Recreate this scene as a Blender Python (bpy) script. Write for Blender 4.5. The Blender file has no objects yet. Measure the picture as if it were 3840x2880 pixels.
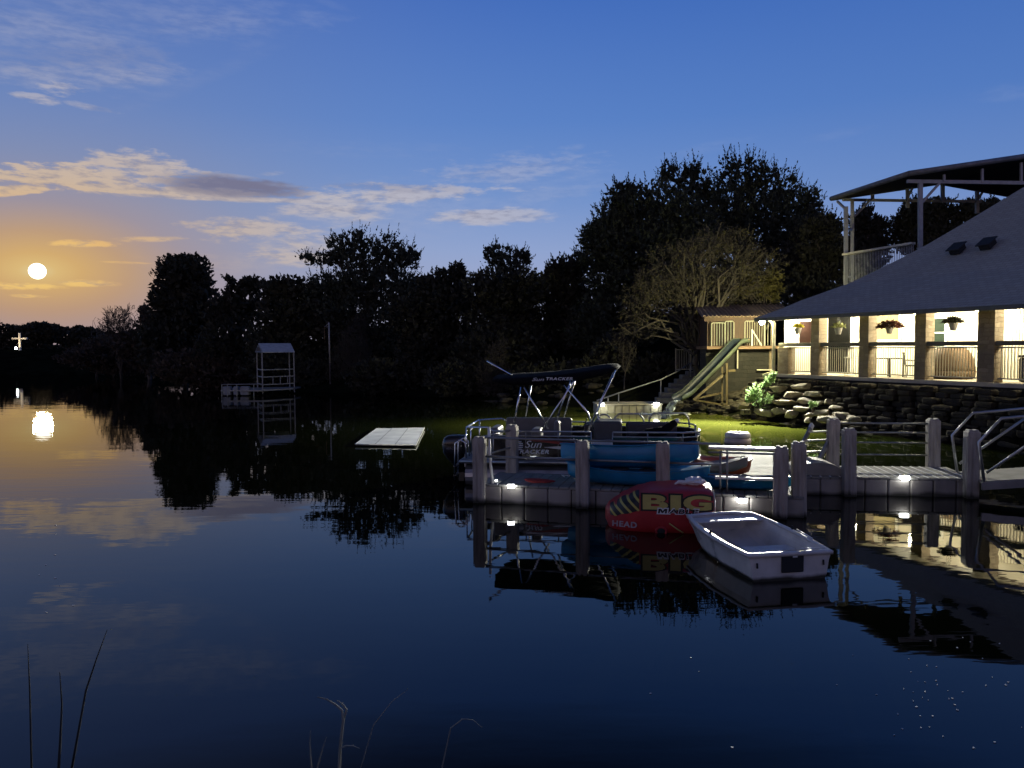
import bpy, bmesh, math, random
import numpy as np
from mathutils import Vector, Matrix, noise
from mathutils.bvhtree import BVHTree

R = math.radians
rnd = random.Random(7)
nrs = np.random.RandomState(11)
scene = bpy.context.scene
col = scene.collection

# ------------------------------------------------------------------ camera
F = 2884.0                      # focal length in photo pixels (3840 wide)
CAM = Vector((0, 0, 3.3))
ROT = (Matrix.Rotation(R(90 - 2.78), 3, 'X') @ Matrix.Rotation(R(-0.4), 3, 'Z'))
cd = bpy.data.cameras.new('camera')
cd.sensor_width = 36.0
cd.lens = F / 3840 * 36
cd.clip_end = 4000
cam = bpy.data.objects.new('camera', cd)
cam.matrix_world = Matrix.Translation(CAM) @ ROT.to_4x4()
col.objects.link(cam)
scene.camera = cam

def ray(px, py):
    return ROT @ Vector(((px - 1920) / F, (1440 - py) / F, -1.0))
def P(px, py, Y):
    v = ray(px, py)
    return CAM + v * (Y / v.y)
def G(px, py, z=0.0):
    v = ray(px, py)
    return CAM + v * ((z - CAM.z) / v.z)

# ------------------------------------------------------------------ materials
class NT:
    def __init__(s, tree):
        s.t = tree
    def n(s, typ, **kw):
        nd = s.t.nodes.new(typ)
        for k, v in kw.items():
            setattr(nd, k, v)
        return nd
    def l(s, a, b):
        s.t.links.new(a, b)
    def m(s, op, a, b=None, c=None, clamp=False):
        nd = s.n('ShaderNodeMath', operation=op, use_clamp=clamp)
        for i, x in enumerate((a, b, c)):
            if x is None: continue
            if isinstance(x, (int, float)): nd.inputs[i].default_value = x
            else: s.l(x, nd.inputs[i])
        return nd.outputs[0]
    def mix(s, fac, a, b, blend='MIX'):
        nd = s.n('ShaderNodeMix', data_type='RGBA', blend_type=blend)
        for i, x in ((0, fac), (6, a), (7, b)):
            if isinstance(x, (int, float)): nd.inputs[i].default_value = x
            elif isinstance(x, tuple): nd.inputs[i].default_value = (*x[:3], 1)
            else: s.l(x, nd.inputs[i])
        return nd.outputs[2]
    def ramp(s, fac, stops, interp='LINEAR'):
        nd = s.n('ShaderNodeValToRGB')
        cr = nd.color_ramp
        cr.interpolation = interp
        while len(cr.elements) < len(stops): cr.elements.new(0.5)
        for e, (p, c) in zip(cr.elements, stops):
            e.position = p
            e.color = (*c, 1) if len(c) == 3 else c
        s.l(fac, nd.inputs[0])
        return nd.outputs[0]

def lin(r, g, b):
    f = lambda c: (c / 255 / 12.92) if c <= 10 else ((c / 255 + 0.055) / 1.055) ** 2.4
    return (f(r), f(g), f(b))

MATS = {}
def mat(name, color, rough=0.6, metal=0.0, var=0.25, scale=4.0, bump=0.0, bscale=None, stretch=(1, 1, 1), spec=0.5, coat=0.0, stain=0.0):
    """a surface with uneven colour, uneven gloss and a little relief"""
    if name in MATS: return MATS[name]
    m = bpy.data.materials.new(name)
    m.use_nodes = True
    T = NT(m.node_tree)
    b = m.node_tree.nodes['Principled BSDF']
    tc = T.n('ShaderNodeTexCoord')
    mp = T.n('ShaderNodeMapping')
    mp.inputs['Scale'].default_value = stretch
    T.l(tc.outputs['Object'], mp.inputs['Vector'])
    nz = T.n('ShaderNodeTexNoise')
    nz.inputs['Scale'].default_value = scale
    nz.inputs['Detail'].default_value = 6
    T.l(mp.outputs[0], nz.inputs['Vector'])
    lo = tuple(c * (1 - var) for c in color)
    hi = tuple(min(1, c * (1 + var * 0.7)) for c in color)
    c = T.ramp(nz.outputs['Fac'], [(0.3, lo), (0.7, hi)])
    if stain:       # algae and silt left by the water
        sz_ = T.n('ShaderNodeSeparateXYZ'); T.l(tc.outputs['Object'], sz_.inputs[0])
        lv = T.m('ADD', sz_.outputs[2], T.m('MULTIPLY', T.m('SUBTRACT', nz.outputs['Fac'], .5), stain))
        c = T.mix(T.ramp(lv, [(.03, (1, 1, 1)), (.03 + stain * .5, (0, 0, 0))]), c, (.030, .028, .018))
    T.l(c, b.inputs['Base Color'])
    b.inputs['Metallic'].default_value = metal
    b.inputs['Specular IOR Level'].default_value = spec
    b.inputs['Coat Weight'].default_value = coat
    rr = T.m('MULTIPLY_ADD', nz.outputs['Fac'], 0.25, max(0.02, rough - 0.12), clamp=True)
    T.l(rr, b.inputs['Roughness'])
    if bump:
        n2 = T.n('ShaderNodeTexNoise')
        n2.inputs['Scale'].default_value = bscale or scale * 6
        n2.inputs['Detail'].default_value = 5
        T.l(mp.outputs[0], n2.inputs['Vector'])
        bp = T.n('ShaderNodeBump')
        bp.inputs['Strength'].default_value = 0.7
        bp.inputs['Distance'].default_value = bump
        T.l(n2.outputs['Fac'], bp.inputs['Height'])
        T.l(bp.outputs[0], b.inputs['Normal'])
    MATS[name] = m
    return m

def emit(name, color, strength):
    if name in MATS: return MATS[name]
    m = bpy.data.materials.new(name)
    m.use_nodes = True
    b = m.node_tree.nodes['Principled BSDF']
    b.inputs['Base Color'].default_value = (*color, 1)
    b.inputs['Emission Color'].default_value = (*color, 1)
    b.inputs['Emission Strength'].default_value = strength
    MATS[name] = m
    return m

def stone_mat(name, cols, bw=.34, bh=.15, bump=.02, ku=(1, 1)):
    """roughly coursed stone blocks; ku turns a position into the distance along the wall"""
    if name in MATS: return MATS[name]
    m = bpy.data.materials.new(name)
    m.use_nodes = True
    T = NT(m.node_tree)
    b = m.node_tree.nodes['Principled BSDF']
    tc = T.n('ShaderNodeTexCoord')
    sp = T.n('ShaderNodeSeparateXYZ'); T.l(tc.outputs['Object'], sp.inputs[0])
    nz = T.n('ShaderNodeTexNoise'); nz.inputs['Scale'].default_value = 2.2; nz.inputs['Detail'].default_value = 3
    T.l(tc.outputs['Object'], nz.inputs['Vector'])
    wob = T.n('ShaderNodeSeparateColor'); T.l(nz.outputs['Color'], wob.inputs[0])
    u = T.m('ADD', T.m('MULTIPLY', sp.outputs[0], ku[0]), T.m('MULTIPLY', sp.outputs[1], ku[1]))
    u = T.m('MULTIPLY_ADD', wob.outputs[0], .30, u); v = T.m('MULTIPLY_ADD', wob.outputs[1], .22, sp.outputs[2])
    cv = T.n('ShaderNodeCombineXYZ'); T.l(u, cv.inputs[0]); T.l(v, cv.inputs[1])
    br = T.n('ShaderNodeTexBrick'); T.l(cv.outputs[0], br.inputs['Vector'])
    br.inputs['Scale'].default_value = 1; br.inputs['Brick Width'].default_value = bw; br.inputs['Row Height'].default_value = bh
    br.inputs['Mortar Size'].default_value = .012; br.inputs['Mortar Smooth'].default_value = .5; br.inputs['Bias'].default_value = 0
    br.squash = 1.6; br.squash_frequency = 3; br.offset = .43
    br.inputs['Color1'].default_value = (0, 0, 0, 1); br.inputs['Color2'].default_value = (1, 1, 1, 1); br.inputs['Mortar'].default_value = (.1, .1, .1, 1)
    cc = T.ramp(br.outputs['Color'], [(i / (len(cols) - 1), c) for i, c in enumerate(cols)])
    n2 = T.n('ShaderNodeTexNoise'); n2.inputs['Scale'].default_value = 7; n2.inputs['Detail'].default_value = 8
    T.l(tc.outputs['Object'], n2.inputs['Vector'])
    n3 = T.n('ShaderNodeTexNoise'); n3.inputs['Scale'].default_value = .9; n3.inputs['Detail'].default_value = 5
    T.l(tc.outputs['Object'], n3.inputs['Vector'])
    st = T.m('MULTIPLY', T.m('ADD', n2.outputs['Fac'], n3.outputs['Fac']), .55)
    c2 = T.mix(st, cc, tuple(x * .45 for x in cols[0]))
    T.l(T.mix(T.m('MULTIPLY', br.outputs['Fac'], .6), c2, tuple(x * .7 for x in cols[0])), b.inputs['Base Color'])
    b.inputs['Roughness'].default_value = 0.88
    h = T.m('ADD', T.m('MULTIPLY', br.outputs['Fac'], -.7), T.m('MULTIPLY', n2.outputs['Fac'], 0.7))
    bp = T.n('ShaderNodeBump'); bp.inputs['Distance'].default_value = bump
    T.l(h, bp.inputs['Height']); T.l(bp.outputs[0], b.inputs['Normal'])
    MATS[name] = m
    return m

def shingle_mat():
    """weathered grey shingles laid in courses up the slope"""
    m = bpy.data.materials.new('roof_shingle'); m.use_nodes = True
    T = NT(m.node_tree); b = m.node_tree.nodes['Principled BSDF']
    tc = T.n('ShaderNodeTexCoord'); sp = T.n('ShaderNodeSeparateXYZ'); T.l(tc.outputs['Object'], sp.inputs[0])
    cv = T.n('ShaderNodeCombineXYZ')
    T.l(T.m('ADD', T.m('MULTIPLY', sp.outputs[0], .39), T.m('MULTIPLY', sp.outputs[1], -.92)), cv.inputs[0]); T.l(T.m('MULTIPLY', sp.outputs[2], 1.8), cv.inputs[1])
    br = T.n('ShaderNodeTexBrick'); T.l(cv.outputs[0], br.inputs['Vector'])
    br.inputs['Scale'].default_value = 1; br.inputs['Brick Width'].default_value = .30; br.inputs['Row Height'].default_value = .16; br.inputs['Mortar Size'].default_value = .009
    br.inputs['Color1'].default_value = (.40, .375, .32, 1); br.inputs['Color2'].default_value = (.48, .45, .385, 1); br.inputs['Mortar'].default_value = (.26, .24, .215, 1)
    nz = T.n('ShaderNodeTexNoise'); nz.inputs['Scale'].default_value = .5; nz.inputs['Detail'].default_value = 8; T.l(tc.outputs['Object'], nz.inputs[0])
    T.l(T.mix(T.m('MULTIPLY', nz.outputs['Fac'], .55), br.outputs['Color'], (.27, .255, .23)), b.inputs['Base Color'])
    b.inputs['Roughness'].default_value = .9; b.inputs['Specular IOR Level'].default_value = .2
    bp = T.n('ShaderNodeBump'); bp.inputs['Distance'].default_value = .012; T.l(T.m('MULTIPLY', br.outputs['Fac'], -1), bp.inputs['Height']); T.l(bp.outputs[0], b.inputs['Normal'])
    MATS['roof_shingle'] = m
    return m

def leaf_mat(name, color, var=0.5):
    """foliage: every leaf island gets its own shade, light passes through a little"""
    if name in MATS: return MATS[name]
    m = bpy.data.materials.new(name)
    m.use_nodes = True
    T = NT(m.node_tree)
    b = m.node_tree.nodes['Principled BSDF']
    g = T.n('ShaderNodeNewGeometry')
    c = T.ramp(g.outputs['Random Per Island'], [(0, tuple(x * (1 - var) for x in color)), (1, tuple(x * (1 + var) for x in color))])
    T.l(c, b.inputs['Base Color'])
    b.inputs['Roughness'].default_value = 0.7
    b.inputs['Specular IOR Level'].default_value = 0.2
    tr = T.n('ShaderNodeBsdfTranslucent'); T.l(c, tr.inputs['Color'])
    mx = T.n('ShaderNodeMixShader'); mx.inputs[0].default_value = 0.25
    T.l(b.outputs[0], mx.inputs[1]); T.l(tr.outputs[0], mx.inputs[2])
    T.l(mx.outputs[0], m.node_tree.nodes['Material Output'].inputs['Surface'])
    MATS[name] = m
    return m

# ------------------------------------------------------------------ mesh builder
ORIGIN = {}
def org(o):
    return ORIGIN.get(o.name, Vector((0, 0, 0))) if o else Vector((0, 0, 0))

class MB:
    def __init__(s):
        s.v, s.f = [], []
    def add(s, vs, fs):
        k = len(s.v)
        s.v += [tuple(v) for v in vs]
        s.f += [tuple(i + k for i in f) for f in fs]
        return s
    def box(s, c, d, rz=0.0, M=None):
        c = Vector(c); hx, hy, hz = d[0] / 2, d[1] / 2, d[2] / 2
        vs = [Vector((x, y, z)) for z in (-hz, hz) for x, y in ((-hx, -hy), (hx, -hy), (hx, hy), (-hx, hy))]
        Q = M or Matrix.Rotation(rz, 3, 'Z')
        return s.add([c + Q @ v for v in vs], [(3, 2, 1, 0), (4, 5, 6, 7), (0, 1, 5, 4), (1, 2, 6, 5), (2, 3, 7, 6), (3, 0, 4, 7)])
    def beam(s, a, b, w, h, up=(0, 0, 1)):
        a, b = Vector(a), Vector(b)
        x = (b - a); L = x.length; x.normalize()
        y = Vector(up).cross(x)
        if y.length < 1e-4: y = Vector((0, 1, 0)).cross(x)
        y.normalize(); z = x.cross(y)
        M = Matrix((x, y, z)).transposed()
        return s.box((a + b) / 2, (L, w, h), M=M)
    def tube(s, pts, r, seg=8, closed=False):
        pts = [Vector(p) for p in pts]
        n = len(pts)
        rs = r if isinstance(r, (list, tuple)) else [r] * n
        k = len(s.v)
        prev = None
        for i, p in enumerate(pts):
            if closed: t = pts[(i + 1) % n] - pts[i - 1]
            else: t = pts[min(i + 1, n - 1)] - pts[max(i - 1, 0)]
            t.normalize()
            if prev is None:
                a = Vector((0, 0, 1)) if abs(t.z) < 0.9 else Vector((1, 0, 0))
                x = t.cross(a).normalized()
            else:
                x = (prev - t * prev.dot(t)).normalized()
            prev = x
            y = t.cross(x)
            for j in range(seg):
                an = 2 * math.pi * j / seg
                s.v.append(tuple(p + (x * math.cos(an) + y * math.sin(an)) * rs[i]))
        for i in range(n if closed else n - 1):
            for j in range(seg):
                a = k + i * seg + j; b = k + i * seg + (j + 1) % seg
                i2 = (i + 1) % n
                s.f.append((a, b, k + i2 * seg + (j + 1) % seg, k + i2 * seg + j))
        if not closed:
            s.f.append(tuple(k + j for j in range(seg))[::-1])
            s.f.append(tuple(k + (n - 1) * seg + j for j in range(seg)))
        return s
    def loft(s, rings, cap=True, closed=True):
        k = len(s.v); m = len(rings[0])
        for r in rings: s.v += [tuple(p) for p in r]
        for i in range(len(rings) - 1):
            for j in range(m if closed else m - 1):
                a = k + i * m + j; b = k + i * m + (j + 1) % m
                s.f.append((a, b, b + m, a + m))
        if cap:
            s.f.append(tuple(k + j for j in range(m))[::-1])
            s.f.append(tuple(k + (len(rings) - 1) * m + j for j in range(m)))
        return s
    def prism(s, poly, z0, z1):
        n = len(poly)
        vs = [(x, y, z0) for x, y in poly] + [(x, y, z1) for x, y in poly]
        return s.add(vs, [tuple(range(n))[::-1], tuple(range(n, 2 * n))] + [(i, (i + 1) % n, (i + 1) % n + n, i + n) for i in range(n)])
    def ball(s, c, r, seg=14, rings=8):
        c = Vector(c); r = Vector((r, r, r)) if isinstance(r, (int, float)) else Vector(r)
        rr = []
        for i in range(1, rings):
            th = math.pi * i / rings
            rr.append([c + Vector((r.x * math.sin(th) * math.cos(2 * math.pi * j / seg), r.y * math.sin(th) * math.sin(2 * math.pi * j / seg), -r.z * math.cos(th))) for j in range(seg)])
        return s.loft(rr)
    def mesh(s, name, m, shift=Vector((0, 0, 0)), smooth=False):
        me = bpy.data.meshes.new(name)
        me.from_pydata([(v[0] - shift.x, v[1] - shift.y, v[2] - shift.z) for v in s.v], [], s.f)
        me.materials.append(m)
        bm = bmesh.new(); bm.from_mesh(me)
        bmesh.ops.recalc_face_normals(bm, faces=bm.faces)
        bm.to_mesh(me); bm.free()
        if smooth:
            me.polygons.foreach_set('use_smooth', [True] * len(me.polygons))
        me.update()
        return me
    def build(s, name, m, parent=None, local=False, smooth=False, bevel=0.0, origin=None, subsurf=0):
        sh = Vector((0, 0, 0)) if local else org(parent)
        if origin is not None: sh = Vector(origin)
        me = s.mesh(name, m, sh, smooth)
        o = bpy.data.objects.new(name, me)
        col.objects.link(o)
        if origin is not None:
            o.location = Vector(origin) - (org(parent) if parent else Vector((0, 0, 0)))
        if parent is not None:
            o.parent = parent
        ORIGIN[o.name] = sh if not local else Vector((0, 0, 0))
        if bevel:
            b = o.modifiers.new('edge', 'BEVEL'); b.width = bevel; b.segments = 2; b.limit_method = 'ANGLE'; b.angle_limit = R(40)
        if subsurf:
            b = o.modifiers.new('smooth', 'SUBSURF'); b.levels = subsurf; b.render_levels = subsurf
        if smooth and bevel == 0 and subsurf == 0:
            try:
                bpy.context.view_layer.objects.active = o
            except Exception: pass
        return o

def tag(o, label=None, cat=None, group=None, kind=None):
    if label: o['label'] = label
    if cat: o['category'] = cat
    if group: o['group'] = group
    if kind: o['kind'] = kind
    return o
def thing(name, label, cat, loc=(0, 0, 0), rz=0.0, group=None):
    o = bpy.data.objects.new(name, None)
    o.empty_display_size = 0.2
    o.location = loc; o.rotation_euler = (0, 0, rz)
    col.objects.link(o)
    ORIGIN[o.name] = Vector(loc)
    return tag(o, label, cat, group)
def struct(o):
    o['kind'] = 'structure'; return o

def textmesh(body, w, h, M, m, name, parent, extrude=0.003, offset=0.0, shear=0.0):
    """writing as a thin raised decal; w x h is its size, M places its centre"""
    cu = bpy.data.curves.new(name, 'FONT')
    cu.body = body; cu.size = 1.0; cu.extrude = 0.0; cu.offset = offset; cu.shear = shear
    cu.resolution_u = 4
    if len(body) > 3: cu.space_character = 1.12
    t = bpy.data.objects.new('lettering_source', cu)
    col.objects.link(t)
    dg = bpy.context.evaluated_depsgraph_get()
    me = bpy.data.meshes.new_from_object(t.evaluated_get(dg))
    bpy.data.objects.remove(t)
    me.name = name
    xs = [v.co.x for v in me.vertices]; ys = [v.co.y for v in me.vertices]
    cx, cy = (min(xs) + max(xs)) / 2, (min(ys) + max(ys)) / 2
    sx, sy = w / (max(xs) - min(xs)), h / (max(ys) - min(ys))
    me.transform(M @ Matrix.Diagonal((sx, sy, 1, 1)) @ Matrix.Translation((-cx, -cy, 0)))
    me.materials.clear(); me.materials.append(m)
    me.polygons.foreach_set('use_smooth', [False] * len(me.polygons))
    o = bpy.data.objects.new(name, me)
    col.objects.link(o); o.parent = parent
    if extrude:
        s = o.modifiers.new('thickness', 'SOLIDIFY'); s.thickness = extrude; s.offset = 0
    return o

# ------------------------------------------------------------------ common materials
M_post = mat('grey_composite', (.36, .325, .28), .7, var=.4, scale=3, bump=.005, stretch=(3, 3, .5), stain=.22)
M_deck = mat('deck_plastic', (.26, .25, .22), .75, var=.3, scale=2.5, bump=.003, spec=.12)
M_float = mat('float_plastic', (.29, .26, .225), .6, var=.4, scale=1.6, bump=.004, stain=.16)
M_pipe = mat('galvanised_pipe', (.24, .24, .24), .4, metal=.6, var=.2)
M_steel = mat('bright_steel', (.75, .75, .76), .2, metal=1.0, var=.1)
M_alu = mat('aluminium', (.42, .42, .42), .33, metal=.85, var=.15)
M_black = mat('black_fabric', (.008, .008, .009), .9, var=.4, scale=8, bump=.002, spec=.08)
M_gloss = mat('black_gloss', (.012, .012, .013), .22, var=.3, coat=.5)
M_vinyl = mat('grey_vinyl', (.16, .16, .16), .45, var=.15, bump=.004, bscale=5)
M_dvinyl = mat('dark_vinyl', (.06, .06, .065), .5, var=.2)
M_white = mat('white_paint', (.75, .74, .70), .5, var=.15)
M_cream = mat('cream_paint', (.62, .58, .46), .5, var=.2)
M_blue = mat('blue_plastic', (.010, .19, .37), .35, var=.25, scale=2.0, bump=.002)
M_rubber = mat('rubber', (.02, .02, .02), .7)
M_wood = mat('weathered_wood', (.16, .10, .06), .8, var=.45, scale=2, bump=.004, stretch=(1, 1, 6))
M_brown = mat('brown_boards', (.05, .027, .015), .75, var=.4, scale=3, bump=.004, stretch=(8, 8, .6))
M_letter = mat('white_vinyl_letters', (.75, .75, .75), .5, var=.05)
M_bark = mat('bark', (.10, .085, .07), .9, var=.5, scale=6, bump=.02, stretch=(1, 1, .3))
M_pbark = mat('pale_bark', (.070, .060, .045), .9, var=.4, scale=6, bump=.02, stretch=(1, 1, .3))
M_rock = mat('limestone', (.18, .155, .10), .9, var=.7, scale=1.8, bump=.06, bscale=4)
M_stone = stone_mat('stone_masonry', [(.21, .16, .105), (.33, .26, .17), (.27, .215, .15), (.40, .33, .23)], ku=(1.31, -.53))
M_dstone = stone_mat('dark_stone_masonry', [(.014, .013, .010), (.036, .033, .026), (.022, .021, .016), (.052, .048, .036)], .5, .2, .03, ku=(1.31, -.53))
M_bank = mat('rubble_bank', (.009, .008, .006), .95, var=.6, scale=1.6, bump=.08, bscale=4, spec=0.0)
M_roof = shingle_mat()
M_lamp = emit('lamp_glow', (1.0, .93, .78), 60)
M_led = emit('led_glow', (.93, .97, 1.0), 30)

# ------------------------------------------------------------------ world: dusk sky with clouds
def build_world():
    w = bpy.data.worlds.new('World')
    scene.world = w
    w.use_nodes = True
    T = NT(w.node_tree)
    for nd in list(w.node_tree.nodes): w.node_tree.nodes.remove(nd)
    out = T.n('ShaderNodeOutputWorld'); bg = T.n('ShaderNodeBackground')
    T.l(bg.outputs[0], out.inputs[0])
    tc = T.n('ShaderNodeTexCoord')
    sp = T.n('ShaderNodeSeparateXYZ'); T.l(tc.outputs['Generated'], sp.inputs[0])
    x, y, z = sp.outputs
    deg = 180 / math.pi
    az = T.m('MULTIPLY', T.m('ARCTAN2', x, y), deg)
    el = T.m('MULTIPLY', T.m('ARCSINE', z), deg)
    def ae(px, py):
        v = ray(px, py).normalized()
        return math.atan2(v.x, v.y) * deg, math.asin(v.z) * deg
    # clear sky by elevation
    e01 = T.m('DIVIDE', T.m('ADD', el, 2.0), 92.0, clamp=True)
    E = lambda d: (d + 2) / 92
    base = T.ramp(e01, [(0, lin(176, 172, 188)), (E(3), lin(168, 174, 202)), (E(7), lin(148, 168, 210)), (E(11), lin(117, 150, 206)),
                        (E(16), lin(92, 133, 201)), (E(25), lin(63, 107, 188)), (E(29.5), lin(26, 46, 92)), (E(36), lin(17, 30, 62)), (E(50), lin(24, 38, 72)), (1, lin(26, 36, 62))])
    # a little darker to the right (away from the glow)
    azr = T.m('MULTIPLY_ADD', az, 1 / 80, 0.1, clamp=True)
    base = T.mix(T.m('MULTIPLY', azr, .6), base, lin(50, 92, 166))
    # warm glow round the moon
    ma, me_ = ae(140, 1017)
    da = T.m('SUBTRACT', az, ma); de = T.m('SUBTRACT', el, me_)
    d2 = T.m('ADD', T.m('POWER', T.m('ABSOLUTE', T.m('MULTIPLY', da, .66)), 2), T.m('POWER', T.m('MULTIPLY', T.m('ABSOLUTE', de), 1.35), 2))
    d = T.m('SQRT', d2)
    warm = T.ramp(T.m('DIVIDE', d, 20), [(0, lin(255, 232, 150)), (.035, lin(250, 208, 104)), (.08, lin(240, 190, 82)), (.17, lin(216, 168, 90)), (.30, lin(178, 151, 134)), (.5, lin(157, 148, 152)), (1, lin(140, 145, 168))])
    low = T.ramp(T.m('DIVIDE', el, 10), [(0, (1, 1, 1)), (.5, (.25, .25, .25)), (1, (0, 0, 0))])
    warm = T.mix(T.m('MULTIPLY', low, .5), warm, lin(186, 128, 98))
    wf = T.m('POWER', 2.718, T.m('MULTIPLY', d2, -1 / (10.0 * 10.0)))
    sky = T.mix(wf, base, warm)
    # long faint lavender veil on the left
    wl = T.m('POWER', 2.718, T.m('MULTIPLY', T.m('POWER', da, 2), -1 / (22 * 22)))
    sky = T.mix(T.m('MULTIPLY', wl, .28), sky, lin(122, 128, 156))
    # afterglow behind the viewer
    back = T.m('MULTIPLY', T.m('MULTIPLY_ADD', y, -1.6, -.1, clamp=True), T.m('POWER', 2.718, T.m('MULTIPLY', T.m('ABSOLUTE', el), -1 / 16)))
    sky = T.mix(back, sky, lin(188, 150, 130))
    # clouds
    cv = T.n('ShaderNodeCombineXYZ')
    T.l(T.m('MULTIPLY', az, .22), cv.inputs[0]); T.l(T.m('MULTIPLY', el, .75), cv.inputs[1])
    n1 = T.n('ShaderNodeTexNoise'); n1.inputs['Scale'].default_value = 1.0; n1.inputs['Detail'].default_value = 9; n1.inputs['Roughness'].default_value = .62
    n1.inputs['Distortion'].default_value = .5
    T.l(cv.outputs[0], n1.inputs['Vector'])
    cv2 = T.n('ShaderNodeCombineXYZ')
    T.l(T.m('MULTIPLY', az, .6), cv2.inputs[0]); T.l(T.m('MULTIPLY', el, 2.4), cv2.inputs[1]); cv2.inputs[2].default_value = 7
    n2 = T.n('ShaderNodeTexNoise'); n2.inputs['Scale'].default_value = 1.0; n2.inputs['Detail'].default_value = 8; n2.inputs['Roughness'].default_value = .6
    T.l(cv2.outputs[0], n2.inputs['Vector'])
    N1 = T.m('SUBTRACT', n1.outputs['Fac'], .5); N2 = T.m('SUBTRACT', n2.outputs['Fac'], .5)
    # px, py, half width, half height, tilt, raggedness, opacity, softness
    bright = [
        (190, 660, 210, 46, -.12, 6.0, 0.86, 0.80), (60, 712, 120, 20, -.2, 4.0, 0.86, 0.72), (530, 655, 230, 78, -.05, 4.6, 0.82, 1.01), (620, 716, 430, 20, -.02, 3.0, 0.82, 0.72), (1020, 650, 60, 12, -.1, 3.0, 0.43, 1.16),
        (1000, 750, 560, 13, -.02, 2.0, 0.82, 0.87), (1480, 728, 520, 40, -.05, 4.6, .92, 1.1), (1560, 770, 620, 120, -.02, 2.2, .34, 2.2), (2000, 690, 420, 90, -.08, 2.6, .24, 2.2), (1260, 786, 260, 62, 0, 2.8, .92, 1.3), (1820, 812, 320, 36, -.02, 3.2, .92, 1.0),
        (1950, 640, 370, 70, -.1, 4.6, .50, 1.6), (2100, 715, 280, 46, -.06, 4.0, 0.31, 2.17), (960, 862, 250, 50, -.05, 4.6, 0.73, 1.16), (320, 914, 110, 14, -.05, 3.4, 0.77, 0.87), (560, 897, 140, 12, -.06, 2.6, 0.65, 1.01),
        (1120, 940, 200, 80, 0, 3.6, .75, 1.2), (235, 335, 75, 24, -.05, 6.5, 0.65, 1.30), (120, 365, 80, 16, .0, 6.5, 0.60, 1.30), (360, 405, 100, 12, .08, 4.0, 0.43, 1.16), (330, 1062, 110, 14, 0, 3.2, 0.69, 1.01), (60, 1072, 130, 14, 0, 4.0, 0.69, 1.01),
        (480, 985, 90, 5, 0, 1.5, 0.43, 1.01), (110, 1110, 60, 7, 0, 4.0, 0.60, 1.01), (860, 660, 120, 10, .02, 2.0, 0.43, 1.45), (1050, 695, 110, 8, .04, 2.0, 0.39, 1.45), (850, 990, 330, 50, 0, 2.4, 0.28, 2.17),
        (1400, 560, 500, 40, -.03, 5.0, 0.10, 2.90), (2640, 558, 200, 26, -.15, 3.0, 0.19, 2.32), (3140, 505, 140, 24, -.1, 3.0, 0.14, 2.32), (3800, 345, 140, 38, .1, 3.0, 0.19, 2.32), (2165, 555, 40, 16, -.2, 2.0, 0.26, 1.74),
        (300, 270, 420, 64, -.16, 3.2, 0.66, 2.46), (150, 120, 540, 150, .1, 2.8, 0.60, 2.75), (700, 60, 580, 90, -.1, 3.0, 0.52, 2.75), (740, 300, 420, 34, -.5, 2.0, 0.14, 2.61), (1230, 12, 130, 16, .25, 2.0, 0.14, 2.32), (950, 165, 90, 24, -.3, 3, 0.12, 2.32)]
    dark = [(870, 702, 310, 44, .02, 2.4, .95, .9), (1480, 705, 300, 20, 0, 2.6, .35, 1.4), (330, 215, 330, 50, -.15, 3.0, .18, 1.8)]
    cpos = T.n('ShaderNodeCombineXYZ'); T.l(az, cpos.inputs[0]); T.l(el, cpos.inputs[1])
    def cover(lst, NN):
        tot = None
        k = 1 / F * deg
        for px, py, hw, hh, tilt, rag, op, soft in lst:
            a0, e0 = ae(px, py)
            mp = T.n('ShaderNodeMapping', vector_type='TEXTURE')
            T.l(cpos.outputs[0], mp.inputs[0])
            mp.inputs['Location'].default_value = (a0, e0, 0)
            mp.inputs['Rotation'].default_value = (0, 0, -math.atan(tilt))
            mp.inputs['Scale'].default_value = (hw * k, hh * k, 1)
            dt = T.n('ShaderNodeVectorMath', operation='DOT_PRODUCT')
            T.l(mp.outputs[0], dt.inputs[0]); T.l(mp.outputs[0], dt.inputs[1])
            v = T.m('SUBTRACT', T.m('MULTIPLY_ADD', NN, rag, 1.0), dt.outputs['Value'])
            mr = T.n('ShaderNodeMapRange', interpolation_type='SMOOTHSTEP', clamp=True)
            T.l(v, mr.inputs[0]); mr.inputs[1].default_value = 0; mr.inputs[2].default_value = soft; mr.inputs[4].default_value = op
            tot = mr.outputs[0] if tot is None else T.m('MAXIMUM', tot, mr.outputs[0])
        return tot
    NN = T.m('ADD', T.m('MULTIPLY', N1, .7), T.m('MULTIPLY', N2, .6))
    cb = cover(bright, NN); ck = cover(dark, NN)
    ccol = T.ramp(T.m('DIVIDE', d, 30), [(0, lin(255, 215, 120)), (.12, lin(234, 188, 120)), (.26, lin(208, 184, 158)), (.45, lin(190, 184, 188)), (1, lin(156, 170, 205))])
    ccol = T.mix(T.m('MULTIPLY_ADD', N2, -3.2, .12, clamp=True), ccol, lin(126, 124, 144))
    sky = T.mix(cb, sky, ccol)
    sky = T.mix(T.m('MULTIPLY', ck, T.m('SUBTRACT', 1, T.m('MULTIPLY', cb, .25))), sky, lin(118, 117, 142))
    T.l(sky, bg.inputs[0])
    bg.inputs[1].default_value = 1.0
build_world()
scene.view_settings.view_transform = 'Standard'
scene.view_settings.look = 'None'
scene.view_settings.exposure = 0
scene.view_settings.gamma = 1
scene.render.engine = 'CYCLES'
cy = scene.cycles
cy.use_denoising = True
cy.caustics_reflective = False
cy.caustics_refractive = False
cy.sample_clamp_indirect = 4
cy.max_bounces = 6
cy.use_adaptive_sampling = True
cy.adaptive_threshold = 0.02

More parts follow.
